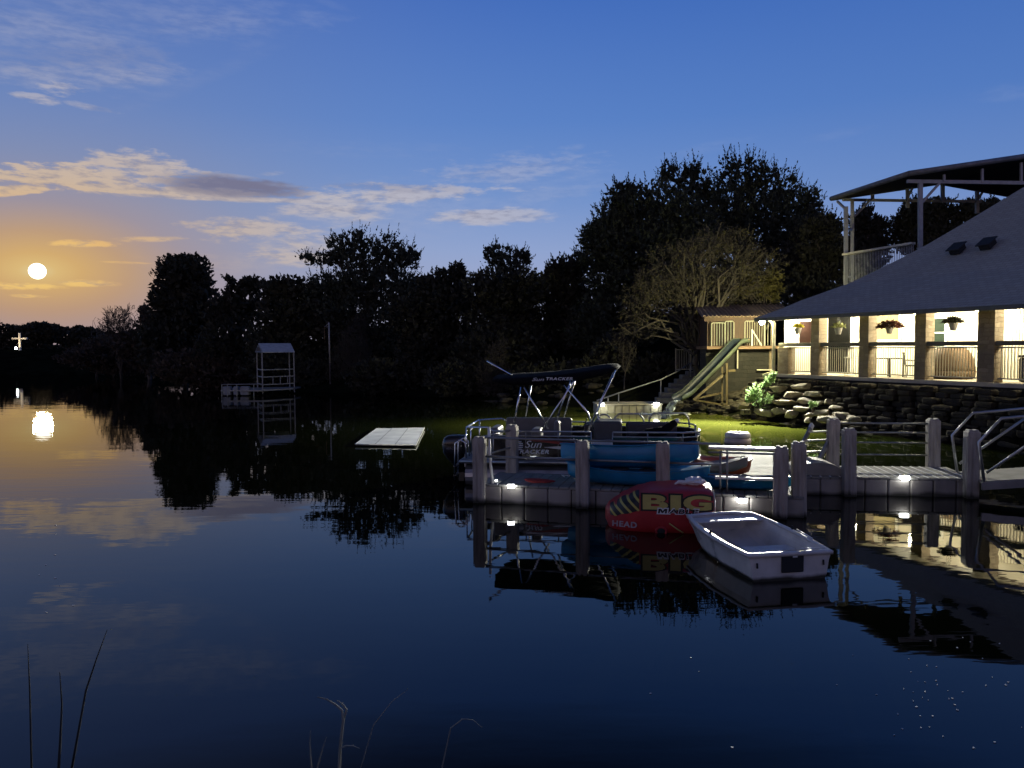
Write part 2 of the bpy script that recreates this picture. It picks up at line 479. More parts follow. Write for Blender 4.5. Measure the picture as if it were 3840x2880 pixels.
# moonlight
MV = ray(140, 1017).normalized()
sl = bpy.data.lights.new('moonlight', 'SUN'); sl.energy = 0.12; sl.angle = R(1.1); sl.color = (1, .72, .42)
so = bpy.data.objects.new('moonlight', sl); col.objects.link(so)
so.rotation_euler = (-MV).to_track_quat('-Z', 'Y').to_euler()
mpos = CAM + MV * 2400
mn = MB().ball(mpos, 2400 * 25.0 / F, 40, 24).build('moon', emit('moon_glow', (1, .93, .74), 3.2), origin=mpos, smooth=True)
tag(mn, 'round glowing white moon low in the orange sky above the far bank', 'moon')

def lamp(kind, name, loc, energy, color, radius=.08, target=None, size=None, blend=.6):
    ld = bpy.data.lights.new(name, kind); ld.energy = energy; ld.color = color; ld.shadow_soft_size = radius
    if kind == 'SPOT':
        ld.spot_size = R(size); ld.spot_blend = blend
    o = bpy.data.objects.new(name, ld); col.objects.link(o); o.location = loc
    if target is not None:
        o.rotation_euler = (Vector(target) - Vector(loc)).to_track_quat('-Z', 'Y').to_euler()
    return o

# ------------------------------------------------------------------ lake, ground
LAKE = [(-150, 4.6), (-20, 4.6), (10, 4.6), (15.5, 8), (17.6, 14), (16.6, 19.5), (14.4, 25), (12.2, 30.2), (10.8, 33.4), (10.2, 35.6), (9.2, 38), (7.2, 39.8), (4, 41), (1.0, 43.5), (-4, 50), (-12, 56), (-22, 62), (-31, 74), (-43, 100), (-90, 106), (-190, 108), (-220, 60), (-200, 10)]
def lake_dist(x, y):
    """positive outside the water, negative inside"""
    inside = False; best = 1e9
    n = len(LAKE)
    for i in range(n):
        x1, y1 = LAKE[i]; x2, y2 = LAKE[(i + 1) % n]
        if (y1 > y) != (y2 > y) and x < (x2 - x1) * (y - y1) / (y2 - y1) + x1: inside = not inside
        dx, dy = x2 - x1, y2 - y1
        t = max(0, min(1, ((x - x1) * dx + (y - y1) * dy) / (dx * dx + dy * dy)))
        best = min(best, math.hypot(x - x1 - t * dx, y - y1 - t * dy))
    return -best if inside else best
def ground_z(x, y):
    d = lake_dist(x, y)
    if d < 0: return max(-2.0, d * .5)
    if y < 12 and x < 10: h = min(d * .38, 1.65)
    elif x < -30: h = min(d * .17, 3.3) + max(0, d - 30) * .006
    else: h = min(d * .42, 3.2) + max(0, min(d - 8, 40)) * .1
    if x > 8 and 9 < y < 36: h = max(-.6, h - .8)
    return h + .12 * noise.noise(Vector((x * .35, y * .35, 0))) * min(1, d)
def axis(lo, hi, dense_lo, dense_hi, step):
    a = list(np.arange(dense_lo, dense_hi + 1e-6, step))
    s = step
    while a[-1] < hi: s *= 1.35; a.append(a[-1] + s)
    s = step
    while a[0] > lo: s *= 1.35; a.insert(0, a[0] - s)
    return a
xs = axis(-2500, 2500, -50, 40, 1.6); ys = axis(-300, 3200, -4, 115, 1.6)
gm = MB()
gm.v = [(x, y, ground_z(x, y)) for y in ys for x in xs]
W = len(xs)
gm.f = [(j * W + i, j * W + i + 1, (j + 1) * W + i + 1, (j + 1) * W + i) for j in range(len(ys) - 1) for i in range(W - 1)]
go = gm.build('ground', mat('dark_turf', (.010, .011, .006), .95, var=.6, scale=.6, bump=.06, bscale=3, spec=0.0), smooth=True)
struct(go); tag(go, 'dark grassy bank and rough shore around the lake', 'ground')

def water_mat():
    m = bpy.data.materials.new('lake_water'); m.use_nodes = True
    T = NT(m.node_tree)
    for nd in list(m.node_tree.nodes): m.node_tree.nodes.remove(nd)
    out = T.n('ShaderNodeOutputMaterial')
    tc = T.n('ShaderNodeTexCoord')
    def nz(sc, det, sx=1.0, sy=1.0):
        mp = T.n('ShaderNodeMapping'); mp.inputs['Scale'].default_value = (sx, sy, 1)
        T.l(tc.outputs['Object'], mp.inputs[0])
        n = T.n('ShaderNodeTexNoise'); n.inputs['Scale'].default_value = sc; n.inputs['Detail'].default_value = det
        T.l(mp.outputs[0], n.inputs['Vector']); return n.outputs['Fac']
    h = T.m('ADD', T.m('MULTIPLY', nz(.9, 2, .35, 1.0), 1.0), T.m('MULTIPLY', nz(4.5, 2, .35, 1.0), .18))
    # breeze patches
    patch = T.ramp(nz(.06, 2), [(.4, (.45,) * 3), (.65, (1.0,) * 3)])
    h = T.m('MULTIPLY', h, patch)
    bp = T.n('ShaderNodeBump'); bp.inputs['Strength'].default_value = 1.0; bp.inputs['Distance'].default_value = .0064
    T.l(h, bp.inputs['Height'])
    fr = T.n('ShaderNodeFresnel'); fr.inputs['IOR'].default_value = 1.42
    di = T.n('ShaderNodeBsdfDiffuse')
    # dark lake water; murky green by the landing, lamp glow painted into its colour
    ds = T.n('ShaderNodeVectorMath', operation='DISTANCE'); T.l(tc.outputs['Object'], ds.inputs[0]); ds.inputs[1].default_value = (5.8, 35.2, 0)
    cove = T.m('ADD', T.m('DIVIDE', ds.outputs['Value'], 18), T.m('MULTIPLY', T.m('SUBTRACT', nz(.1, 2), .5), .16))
    glow_col = T.ramp(cove, [(.17, (.118, .132, .024)), (.34, (.080, .092, .014)), (.56, (.014, .020, .004)), (.95, (.003, .004, .0016))])
    T.l(glow_col, di.inputs['Color'])
    gl = T.n('ShaderNodeBsdfGlossy'); gl.inputs['Roughness'].default_value = .015
    T.l(bp.outputs[0], gl.inputs['Normal'])
    mx = T.n('ShaderNodeMixShader')
    T.l(fr.outputs[0], mx.inputs[0]); T.l(di.outputs[0], mx.inputs[1]); T.l(gl.outputs[0], mx.inputs[2])
    T.l(mx.outputs[0], out.inputs['Surface'])
    return m
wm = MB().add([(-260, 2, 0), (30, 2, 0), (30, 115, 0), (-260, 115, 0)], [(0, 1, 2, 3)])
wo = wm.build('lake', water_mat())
struct(wo); tag(wo, 'still dark lake mirroring the dusk sky and trees', 'lake')

# ------------------------------------------------------------------ vegetation
def quads_mesh(name, V, m):
    """V: (n,4,3) leaf corners -> one mesh"""
    n = len(V)
    me = bpy.data.meshes.new(name)
    me.vertices.add(n * 4); me.vertices.foreach_set('co', V.reshape(-1).astype(np.float32))
    me.loops.add(n * 4); me.loops.foreach_set('vertex_index', np.arange(n * 4, dtype=np.int32))
    me.polygons.add(n); me.polygons.foreach_set('loop_start', np.arange(0, n * 4, 4, dtype=np.int32))
    me.materials.append(m); me.update(calc_edges=True)
    return me
def unit(a):
    return a / (np.linalg.norm(a, axis=-1, keepdims=True) + 1e-9)
def leaf_quads(c, d, L, Wd):
    """diamond leaves at c pointing along d"""
    d = unit(d)
    r = unit(nrs.normal(size=c.shape))
    b = unit(np.cross(d, r))
    L = L[:, None]; Wd = Wd[:, None]
    return np.stack([c - d * L * .5, c + b * Wd * .5, c + d * L * .5, c - b * Wd * .5], axis=1)
def segs_mesh(name, A, B, ra, rb, m, sides=3):
    A = np.asarray(A, float); B = np.asarray(B, float); ra = np.asarray(ra, float); rb = np.asarray(rb, float)
    n = len(A)
    d = unit(B - A)
    ref = np.where(np.abs(d[:, 2:3]) < .9, np.array([[0, 0, 1.0]]), np.array([[1.0, 0, 0]]))
    x = unit(np.cross(d, ref)); y = np.cross(d, x)
    V = np.zeros((n, 2 * sides, 3))
    for j in range(sides):
        a = 2 * math.pi * j / sides
        o = x * math.cos(a) + y * math.sin(a)
        V[:, j] = A + o * ra[:, None]; V[:, sides + j] = B + o * rb[:, None]
    idx = np.array([[j, (j + 1) % sides, sides + (j + 1) % sides, sides + j] for j in range(sides)])
    Fi = (np.arange(n)[:, None, None] * 2 * sides + idx[None]).reshape(-1)
    me = bpy.data.meshes.new(name)
    me.vertices.add(n * 2 * sides); me.vertices.foreach_set('co', V.reshape(-1).astype(np.float32))
    me.loops.add(len(Fi)); me.loops.foreach_set('vertex_index', Fi.astype(np.int32))
    me.polygons.add(n * sides); me.polygons.foreach_set('loop_start', np.arange(0, n * sides * 4, 4, dtype=np.int32))
    me.materials.append(m); me.update(calc_edges=True)
    return me
def link(name, me, parent, loc=None):
    o = bpy.data.objects.new(name, me); col.objects.link(o)
    if parent: o.parent = parent
    if loc is not None: o.location = loc
    return o

def branches(base, tips, r0, steps=5, wob=.08):
    """limbs from the base up to each tip, splitting off a shared trunk"""
    A, B, ra, rb = [], [], [], []
    base = np.array(base, float)
    tips = [np.array(t, float) for t in tips]
    cen = np.mean(tips, axis=0)
    fork = base + (cen - base) * .38; fork[:2] = base[:2] + (cen[:2] - base[:2]) * .2
    pts = [base + (fork - base) * i / 3 + (nrs.normal(size=3) * r0 * .5 if 0 < i < 3 else 0) for i in range(4)]
    for i in range(3):
        A.append(pts[i]); B.append(pts[i + 1]); ra.append(r0 * (1.15 - .12 * i)); rb.append(r0 * (1.03 - .12 * i))
    for t in tips:
        p = fork.copy(); L = np.linalg.norm(t - fork)
        q0 = p
        for i in range(1, steps + 1):
            f = i / steps
            q = fork + (t - fork) * f + np.array([0, 0, L * .12 * math.sin(f * math.pi)]) + nrs.normal(size=3) * L * wob * (1 - f * .5)
            A.append(q0); B.append(q); ra.append(r0 * .45 * (1 - .8 * (i - 1) / steps)); rb.append(r0 * .45 * (1 - .8 * i / steps))
            q0 = q
    return A, B, ra, rb

LEAF = {k: leaf_mat('leaves_' + k, c) for k, c in dict(dark=(.046, .046, .032), juniper=(.062, .070, .050), olive=(.055, .058, .026), oak=(.052, .060, .040), fresh=(.14, .22, .05), twiggy=(.12, .095, .055), litleaf=(.075, .068, .022), brown=(.075, .058, .042)).items()}

def tree(name, label, cat, group, base, D, lobes, leaf='dark', leafsize=.3, dens=1.0, spray=.0, up=.5, trunk_r=.25, gap=.0, narrow=.5, fill=1.0):
    """base (px, ground point), lobes in photo pixels at depth D: (px, py, half width, half height)"""
    bx = P(base, 1300, D).x
    bz = ground_z(bx, D)
    root = thing(name, label, cat, (bx, D, bz), group=group)
    k = D / F
    Q = []
    tips = []
    for (px, py, hw, hh) in lobes:
        dy = rnd.uniform(-.35, .35) * hw * k
        c = P(px, py, D + dy)
        rx, rz = hw * k, hh * k; ry = max(rx * .75, .6)
        tips.append((c.x, c.y, c.z + rz * .5)); tips.append((c.x + rx * .5 * rnd.uniform(-1, 1), c.y, c.z + rz * .2))
        n = int(dens * 17.0 * (rx * rz) / (leafsize ** 2))
        n = max(n, 60)
        u = unit(nrs.normal(size=(n, 3)))
        rad = np.where(nrs.rand(n) < .5 * fill, .85 * nrs.rand(n) ** .5, nrs.uniform(.78, 1.01, n))
        # lumpy outline
        lump = np.array([noise.noise(Vector((a[0] * 2.2 + px * .01, a[1] * 2.2, a[2] * 2.2 + py * .01))) for a in u])
        rad = rad * (1 + .33 * lump)
        if gap and py < min(l_[1] for l_ in lobes) + 125:
            keep = np.array([noise.noise(Vector((a[0] * r_ * 3.1 + px, a[1] * r_ * 3.1, a[2] * r_ * 3.1))) for a, r_ in zip(u, rad)]) > -.42 + gap * .5
            u, rad, lump = u[keep], rad[keep], lump[keep]; n = len(u)
        pos = np.array([c.x, c.y, c.z]) + u * rad[:, None] * np.array([rx, ry, rz])
        if spray > 0:
            sel = nrs.rand(n) < .16
            sp, su = pos[sel], u[sel]
            d = unit(su * .6 + np.array([0, 0, up]) + nrs.normal(size=su.shape) * .22)
            L = nrs.uniform(.35, .85, len(sp)) * spray
            for j in range(13):
                f = j / 12
                cc = sp + d * (L * f)[:, None] + nrs.normal(size=sp.shape) * leafsize * .30 * (1.05 - f)
                dd = d + nrs.normal(size=d.shape) * .45
                s = leafsize * nrs.uniform(.6, 1.05, len(sp)) * (1 - .45 * f)
                Q.append(leaf_quads(cc, dd, s * 1.2, s * narrow))
        dd = u * .7 + np.array([0, 0, up * .6]) + nrs.normal(size=u.shape) * .6
        s = leafsize * nrs.uniform(.6, 1.3, n) * np.where(rad < .8, 1.75, 1.0)
        Q.append(leaf_quads(pos, dd, s * 1.2, s * (narrow + .2)))
    V = np.concatenate(Q) - np.array([bx, D, bz])
    link('crown', quads_mesh('crown', V, LEAF[leaf]), root)
    A, B, ra, rb = branches((0, 0, -.2), [np.array(t) - np.array([bx, D, bz]) for t in tips[:10]], trunk_r)
    link('trunk', segs_mesh('trunk', A, B, ra, rb, M_bark, 6), root)
    return root

def bare_tree(name, label, cat, group, base, D, lobes, r0=.12, twigs=900, m=None, leaf=None, leaves=0, leafsize=.12, tw=.012, base_z=None, upb=.5):
    """leafless or thinly leaved tree: limbs, then masses of fine twigs"""
    bx = P(base, 1300, D).x; bz = ground_z(bx, D) if base_z is None else base_z
    root = thing(name, label, cat, (bx, D, bz), group=group)
    k = D / F; o = np.array([bx, D, bz]); tips = []; cells = []
    for (px, py, hw, hh) in lobes:
        c = np.array(P(px, py, D + rnd.uniform(-.3, .3) * hw * k)) - o
        cells.append((c, np.array([hw * k, hw * k * .8, hh * k])))
        for _ in range(2):
            tips.append(c + nrs.uniform(-.5, .5, 3) * cells[-1][1])
    A, B, ra, rb = branches((0, 0, -.2), tips, r0, steps=6, wob=.07)
    link('trunk', segs_mesh('trunk', A, B, ra, rb, m or M_pbark, 6), root)
    limb = np.array(B); A2, B2, r2 = [], [], []
    vol = sum(float(np.prod(r)) for _, r in cells); Q = []
    for c, r in cells:
        n = int(twigs * float(np.prod(r)) / vol) + 8
        p = c + unit(nrs.normal(size=(n, 3))) * (nrs.rand(n, 1) ** .4) * r
        near = limb[np.argmin(((p[:, None] - limb[None]) ** 2).sum(-1), axis=1)]
        d = unit(unit(p - near) * .8 + np.array([0, 0, upb]) + nrs.normal(size=p.shape) * .35)
        L = nrs.uniform(.25, .7, n)[:, None] * r.mean() * .8
        q = p + d * L * .5; s = p - d * L * .5
        A2.append(s); B2.append(q)
        for _ in range(3):      # side twigs
            st = s + (q - s) * nrs.uniform(.2, .95, (n, 1))
            e = st + unit(d + nrs.normal(size=d.shape) * .6) * L * nrs.uniform(.2, .5, (n, 1))
            A2.append(st); B2.append(e)
            if leaves:
                kf = nrs.rand(n) < leaves
                cc = e[kf] + nrs.normal(size=e[kf].shape) * .05
                Q.append(leaf_quads(cc, nrs.normal(size=cc.shape), leafsize * nrs.uniform(.6, 1.4, len(cc)), leafsize * .5 * np.ones(len(cc))))
    A2 = np.concatenate(A2); B2 = np.concatenate(B2)
    if twigs >= 20: link('twigs', segs_mesh('twigs', A2, B2, np.full(len(A2), tw), np.full(len(A2), tw * .35), m or M_pbark, 3), root)
    if Q and leaf: link('leaves', quads_mesh('leaves', np.concatenate(Q), LEAF[leaf]), root)
    return root

g_sh = 'trees along the far shore'
tree('round_tree', 'tall rounded dark tree rising highest at the left end of the wooded shore', 'tree', g_sh, 690, 76, [(690, 1050, 115, 95), (720, 1010, 75, 60), (640, 1000, 55, 45), (640, 1130, 90, 90), (740, 1150, 110, 100), (650, 1290, 150, 110), (700, 1230, 130, 120)], 'dark', .42, 1.2, .5)
tree('shore_tree', 'low dark tree between the rounded tree and the open left water', 'tree', g_sh, 560, 84, [(560, 1240, 60, 70), (545, 1180, 30, 40), (500, 1290, 90, 60), (560, 1330, 110, 70)], 'brown', .4, 1.1, .4)
tree('shore_tree', 'bushy tree with small airy top just right of the rounded tree', 'tree', g_sh, 880, 68, [(880, 1110, 50, 55), (925, 1070, 40, 30), (860, 1060, 20, 30), (960, 1065, 45, 30), (850, 1180, 100, 80), (940, 1150, 90, 70), (880, 1300, 150, 120)], 'dark', .36, 1.1, .6, gap=.25)
tree('shore_tree', 'dense dome shaped tree left of the spiky wide tree', 'tree', g_sh, 1100, 63, [(1090, 1090, 110, 60), (1040, 1110, 70, 60), (1090, 1190, 130, 90), (1190, 1185, 110, 80), (1260, 1225, 110, 80), (1070, 1310, 150, 120)], 'dark', .34, 1.3, .3)
tree('spiky_tree', 'wide spiky topped tree with a bare branch reaching left over the mid shore', 'tree', g_sh, 1370, 63, [(1360, 960, 110, 65), (1280, 945, 60, 75), (1450, 950, 80, 70), (1340, 900, 45, 40), (1500, 985, 70, 45), (1540, 960, 35, 40), (1210, 975, 65, 28), (1150, 965, 40, 12), (1400, 1070, 180, 80), (1250, 1075, 110, 55), (1230, 1130, 110, 60), (1570, 1105, 120, 60), (1350, 1200, 200, 120), (1380, 1340, 190, 110)], 'juniper', .28, 1.0, 1.35, up=.9, gap=.65, fill=.6)
tree('shore_tree', 'shorter dark tree filling the gap right of the spiky wide tree', 'tree', g_sh, 1660, 56, [(1690, 1050, 75, 55), (1620, 1080, 80, 60), (1720, 1010, 30, 28), (1680, 1150, 140, 100), (1555, 1185, 120, 90), (1640, 1310, 170, 130)], 'dark', .3, 1.2, .6, gap=.1)
tree('spiky_tree', 'small spiky crowned tree standing above the middle of the shore', 'tree', g_sh, 1900, 60, [(1880, 965, 60, 50), (1850, 955, 38, 40), (1945, 985, 50, 40), (1960, 960, 28, 28), (1900, 1040, 100, 60), (1900, 1150, 120, 100)], 'juniper', .26, 1.0, 1.2, up=.9, gap=.65, fill=.6)
tree('shore_tree', 'dark bushy tree in front of the small spiky crowned tree', 'tree', g_sh, 1880, 52, [(1830, 1080, 100, 70), (1960, 1080, 110, 70), (1900, 1180, 160, 110), (1880, 1330, 190, 130)], 'dark', .28, 1.25, .5)
tree('shore_tree', 'dark tree with thin pointed twigs left of the tallest tree', 'tree', g_sh, 2130, 53, [(2120, 1010, 70, 50), (2080, 1040, 60, 50), (2170, 990, 50, 45), (2120, 1110, 130, 110), (2150, 1250, 150, 130), (2120, 1380, 150, 80)], 'dark', .28, 1.2, .9, up=.9)
tree('broad_tree', 'broad dense tree with rounded top standing left of the tallest tree', 'tree', g_sh, 2420, 50, [(2450, 800, 170, 110), (2330, 810, 90, 90), (2300, 880, 110, 90), (2235, 890, 60, 60), (2260, 950, 90, 90), (2340, 730, 60, 50), (2420, 960, 200, 140), (2560, 880, 150, 130), (2380, 1090, 200, 130), (2300, 1230, 170, 140)], 'oak', .25, 1.1, 1.1, up=.8, gap=.3, fill=.8)
tree('tall_tree', 'tallest tree with ragged airy top behind the slide and shed', 'tree', g_sh, 2800, 55, [(2800, 660, 80, 80), (2740, 640, 45, 60), (2850, 690, 75, 80), (2620, 700, 95, 80), (2540, 680, 70, 70), (2500, 650, 28, 50), (2600, 640, 30, 40), (2930, 700, 65, 75), (2960, 780, 110, 80), (3040, 740, 40, 50), (3040, 800, 50, 50), (2700, 800, 150, 110), (2850, 850, 170, 120), (2980, 900, 120, 100), (2700, 960, 180, 120), (2900, 1030, 170, 120)], 'oak', .25, .9, 1.35, up=.9, gap=.75, fill=.5)
tree('shore_tree', 'dark tree beside the left posts of the upper pavilion', 'tree', g_sh, 3060, 50, [(3060, 880, 90, 80), (3000, 1000, 110, 110), (3110, 860, 55, 60), (3110, 980, 80, 100), (3040, 1110, 120, 90)], 'dark', .26, 1.2, .9, up=.8)
for i, (px, lab, lob) in enumerate([
    (3240, 'dark tree seen between the left pavilion posts', [(3240, 830, 60, 50), (3240, 800, 25, 40), (3250, 920, 100, 90), (3290, 850, 50, 40), (3220, 1010, 110, 90)]),
    (3440, 'dark rounded treetop filling the middle of the pavilion opening', [(3430, 800, 60, 60), (3510, 790, 75, 55), (3400, 840, 60, 50), (3460, 890, 140, 90)]),
    (3640, 'dark low treetop at the right of the pavilion opening', [(3640, 790, 70, 45), (3720, 780, 60, 40), (3600, 860, 120, 80), (3690, 850, 110, 60)])]):
    tree('hill_tree', lab, 'tree', 'trees on the hill behind the house', px, 66, lob, 'dark', .3, 1.2, .7, up=.8)
tree('hill_tree', 'dark dense thicket behind the spreading pale twigged tree and shed roof', 'tree', 'trees on the hill behind the house', 2740, 46, [(2700, 1090, 130, 90), (2850, 1100, 110, 80), (2580, 1090, 110, 100), (2760, 1180, 160, 60), (2600, 1200, 110, 80)], 'dark', .26, 1.1, .4)
# understory at the waterline
for px, lab, D, lob in [
    (420, 'brown brush at the left tip of the wooded shore', 90, [(430, 1300, 120, 50), (330, 1340, 110, 40), (450, 1360, 130, 50)]),
    (760, 'dark bush below the rounded tree at the water', 66, [(700, 1380, 130, 70), (820, 1400, 120, 70)]),
    (1130, 'dark bush just right of the roofed swim tower', 60, [(1050, 1390, 140, 70), (1180, 1410, 110, 65)]),
    (1480, 'dark bush below the spiky wide tree at the water', 54, [(1420, 1410, 130, 70), (1560, 1410, 130, 70)]),
    (1760, 'dark bush at the water left of the boat canopy', 49, [(1700, 1420, 110, 70), (1820, 1420, 110, 70)]),
    (2060, 'dark bush at the water behind the boat canopy', 46, [(2000, 1430, 100, 70), (2110, 1420, 100, 70)]),
    (2240, 'dark bush behind the sloping handrail', 45, [(2240, 1390, 90, 80), (2330, 1370, 80, 70), (2300, 1310, 80, 60)]),
    (2420, 'dark bush above the beige landing left of the stone steps', 43.5, [(2400, 1400, 80, 60), (2470, 1380, 60, 60)])]:
    tree('shore_bush', lab, 'bush', 'bushes along the waterline', px, D, lob, 'brown' if px < 800 else 'dark', .28, 1.2, .4, trunk_r=.06)
bare_tree('bare_tree', 'leafless grey tree with thin upright branches at the left end of the shore', 'tree', 'bare trees', 450, 86, [(440, 1210, 60, 60), (480, 1200, 40, 60), (400, 1230, 40, 40), (420, 1260, 60, 40)], .14, 700, leaves=0, tw=.03, upb=1.0)
bare_tree('dead_trunk', 'single dead leaning trunk beside the leafless grey tree', 'tree', 'bare trees', 362, 92, [(350, 1200, 6, 22)], .12, 6, m=M_bark, tw=.02)
bare_tree('bare_tree', 'pale leafless bush behind the thin white pole', 'bush', 'bare trees', 1325, 59.5, [(1320, 1280, 55, 70), (1345, 1215, 40, 40), (1285, 1340, 45, 60), (1330, 1370, 60, 70), (1270, 1410, 50, 50), (1360, 1320, 40, 60)], .05, 1300, leaves=.1, leaf='twiggy', leafsize=.1, tw=.014)
bare_tree('bare_tree', 'pale leafless bush at the water left of the pontoon boat canopy', 'bush', 'bare trees', 1850, 47.6, [(1860, 1340, 40, 60), (1830, 1400, 45, 60), (1880, 1290, 30, 35), (1840, 1450, 50, 45), (1890, 1420, 40, 60)], .04, 1000, leaves=.1, leaf='twiggy', leafsize=.1, tw=.012)
bare_tree('bare_tree', 'slender leafless sapling above the sloping handrail', 'tree', 'bare trees', 2340, 42.5, [(2320, 1280, 50, 30), (2370, 1240, 50, 30), (2420, 1250, 60, 14), (2350, 1330, 40, 50)], .045, 300, leaves=.05, leaf='twiggy', leafsize=.09, tw=.01)
bare_tree('spreading_tree', 'spreading tree with fine pale twigs lit by the porch lamp beside the shed', 'tree', 'bare trees', 2625, 40.5,
          [(2720, 1080, 120, 80), (2600, 1030, 90, 110), (2490, 1060, 120, 80), (2790, 1010, 100, 90), (2400, 1120, 90, 60), (2650, 930, 110, 70), (2520, 960, 100, 50), (2760, 920, 90, 70), (2370, 1180, 60, 50), (2460, 1170, 80, 60), (2860, 980, 90, 70), (2430, 1240, 60, 40), (2560, 1130, 80, 60), (2340, 1230, 50, 40), (2680, 880, 70, 50)], .20, 2300, leaves=.24, leaf='litleaf', leafsize=.14, tw=.010)
tree('lit_tree', 'leafy branches lit yellow green by the porch lamp above the shed roof', 'tree', g_sh, 2870, 41.5,
     [(2860, 1075, 55, 36), (2905, 1085, 36, 40), (2820, 1055, 50, 36), (2890, 1040, 50, 34), (2780, 1085, 40, 24), (2900, 1120, 24, 22)], 'litleaf', .16, .9, .5, up=-.1, trunk_r=.06, gap=.4)

# far wood on the left bank
def far_wood():
    Q = []
    for (px, py, hw, hh) in [(30, 1255, 70, 40), (110, 1255, 70, 40), (150, 1240, 60, 30), (200, 1250, 40, 36), (250, 1262, 60, 30), (320, 1258, 60, 30), (300, 1245, 30, 22), (390, 1268, 70, 25), (-60, 1250, 80, 50), (60, 1290, 120, 40), (250, 1290, 160, 35), (420, 1295, 120, 35), (-180, 1240, 90, 60), (-320, 1235, 120, 70), (500, 1290, 80, 40)]:
        D = 168 + rnd.uniform(-5, 5); k = D / F
        c = np.array(P(px, py, D)); r = np.array([hw * k, hw * k * .7, hh * k])
        n = 900
        u = unit(nrs.normal(size=(n, 3)))
        lump = np.array([noise.noise(Vector((a[0] * 2.6 + px, a[1] * 2.6, a[2] * 2.6))) for a in u])
        pos = c + u * (nrs.uniform(.7, 1.04, n) * (1 + .3 * lump))[:, None] * r
        s = nrs.uniform(.5, 1.1, n)
        Q.append(leaf_quads(pos, u + nrs.normal(size=u.shape) * .6, s, s * .7))
    o = link('far_wood', quads_mesh('far_wood', np.concatenate(Q), LEAF['dark']), None)
    tag(o, 'low dark wood along the far left bank under the moon', 'wood', kind='stuff')
far_wood()

# ------------------------------------------------------------------ main floating dock
A0 = G(1795, 1884); A0.z = 0
U = Vector((.965, -.262, 0)).normalized(); Vv = Vector((-U.y, U.x, 0))
RZD = math.atan2(U.y, U.x)
DZ = .40
def DP(u, v, z=DZ): return A0 + U * u + Vv * v + Vector((0, 0, z))

def rot_prism(mb, org_, ux, vy, u0, u1, v0, v1, z0, z1):
    poly = [org_ + ux * a + vy * b for a, b in ((u0, v0), (u1, v0), (u1, v1), (u0, v1))]
    return mb.prism([(p.x, p.y) for p in poly], z0, z1)

def post_mesh(h):
    """square composite post with shallow flutes and a stepped cap"""
    mb = MB()
    mb.box((0, 0, h / 2), (.25, .25, h))
    for k in (-.07, 0, .07):
        mb.box((k, -.129, h / 2 - .03), (.042, .011, h - .12)); mb.box((k, .129, h / 2 - .03), (.042, .011, h - .12))
        mb.box((-.129, k, h / 2 - .03), (.011, .042, h - .12)); mb.box((.129, k, h / 2 - .03), (.011, .042, h - .12))
    mb.box((0, 0, h + .012), (.20, .20, .03))
    for k in (-.06, .06): mb.box((k, 0, h + .035), (.07, .17, .02))
    return mb

def dock_post(parent, p, h, rz):
    o = post_mesh(h).build('post', M_post, parent, local=True, bevel=.008)
    o.location = p - org(parent); o.rotation_euler = (rnd.uniform(-.012, .012), rnd.uniform(-.014, .014), rz + rnd.uniform(-.05, .05))
    return o

dock = thing('floating_dock', 'L shaped grey floating dock with thick square posts and pipe rails', 'dock', DP(0, 0, 0))
fm = MB()
def blocks(mb, o, ux, vy, u0, u1, v0, v1, z0, z1, st=.5):
    nu = max(1, round((u1 - u0) / st)); nv = max(1, round((v1 - v0) / st))
    for i in range(nu):
        for j in range(nv):
            if 0 < i < nu - 1 and 0 < j < nv - 1: continue
            rot_prism(mb, o, ux, vy, u0 + (u1 - u0) * i / nu + .006, u0 + (u1 - u0) * (i + 1) / nu - .006, v0 + (v1 - v0) * j / nv + .006, v0 + (v1 - v0) * (j + 1) / nv - .006, z0, z1)
blocks(fm, A0, U, Vv, 0, 6.5, 0, 1.6, -.15, DZ - .05)
blocks(fm, A0, U, Vv, 5.0, 6.5, 1.62, 6.4, -.15, DZ - .05)
fm.build('float', M_float, dock, bevel=.03)
dm = MB()
n = 30
for i in range(n): rot_prism(dm, A0, U, Vv, 6.5 * i / n + .008, 6.5 * (i + 1) / n - .008, .0, 1.6, DZ - .046, DZ)
for i in range(22): rot_prism(dm, A0, U, Vv, 5.0, 6.5, 1.62 + 4.78 * i / 22 + .008, 1.62 + 4.78 * (i + 1) / 22 - .008, DZ - .046, DZ)
dm.build('deck', M_deck, dock, bevel=.006)
POSTS = [(.02, .04), (.30, 1.62), (2.24, -.02), (3.86, -.02), (6.05, -.08), (6.42, .2)]
for (u, v), h in zip(POSTS, (1.36, 1.46, 1.34, 1.36, 1.34, 1.40)):
    dock_post(dock, DP(u, v, 0), h, RZD)
def rails(parent, segs, r=.024, m=M_pipe, name='rail'):
    for a, b in segs:
        MB().tube([a, b], r, 8).build(name, m, parent, smooth=True)
for z in (.98, .58):
    zz = DZ + z
    rails(dock, [(DP(.13, .06, zz), DP(2.13, -.02, zz)), (DP(2.35, -.02, zz), DP(3.75, -.02, zz)), (DP(3.97, -.02, zz), DP(4.95, -.04, zz)), (DP(.05, .15, zz), DP(.28, 1.5, zz))])
MB().tube([DP(.28, .12, DZ), DP(.22, .1, DZ + .6), DP(.2, .14, DZ + 1.2)], .03, 8).build('mooring_pole', M_white, dock, smooth=True)
cl = MB()
cl.tube([DP(1.95, 1.48, DZ + .015), DP(1.95, 1.48, DZ + .07)], .02).tube([DP(1.85, 1.5, DZ + .08), DP(2.06, 1.46, DZ + .08)], .018)
cl.build('cleat', M_steel, dock, smooth=True)

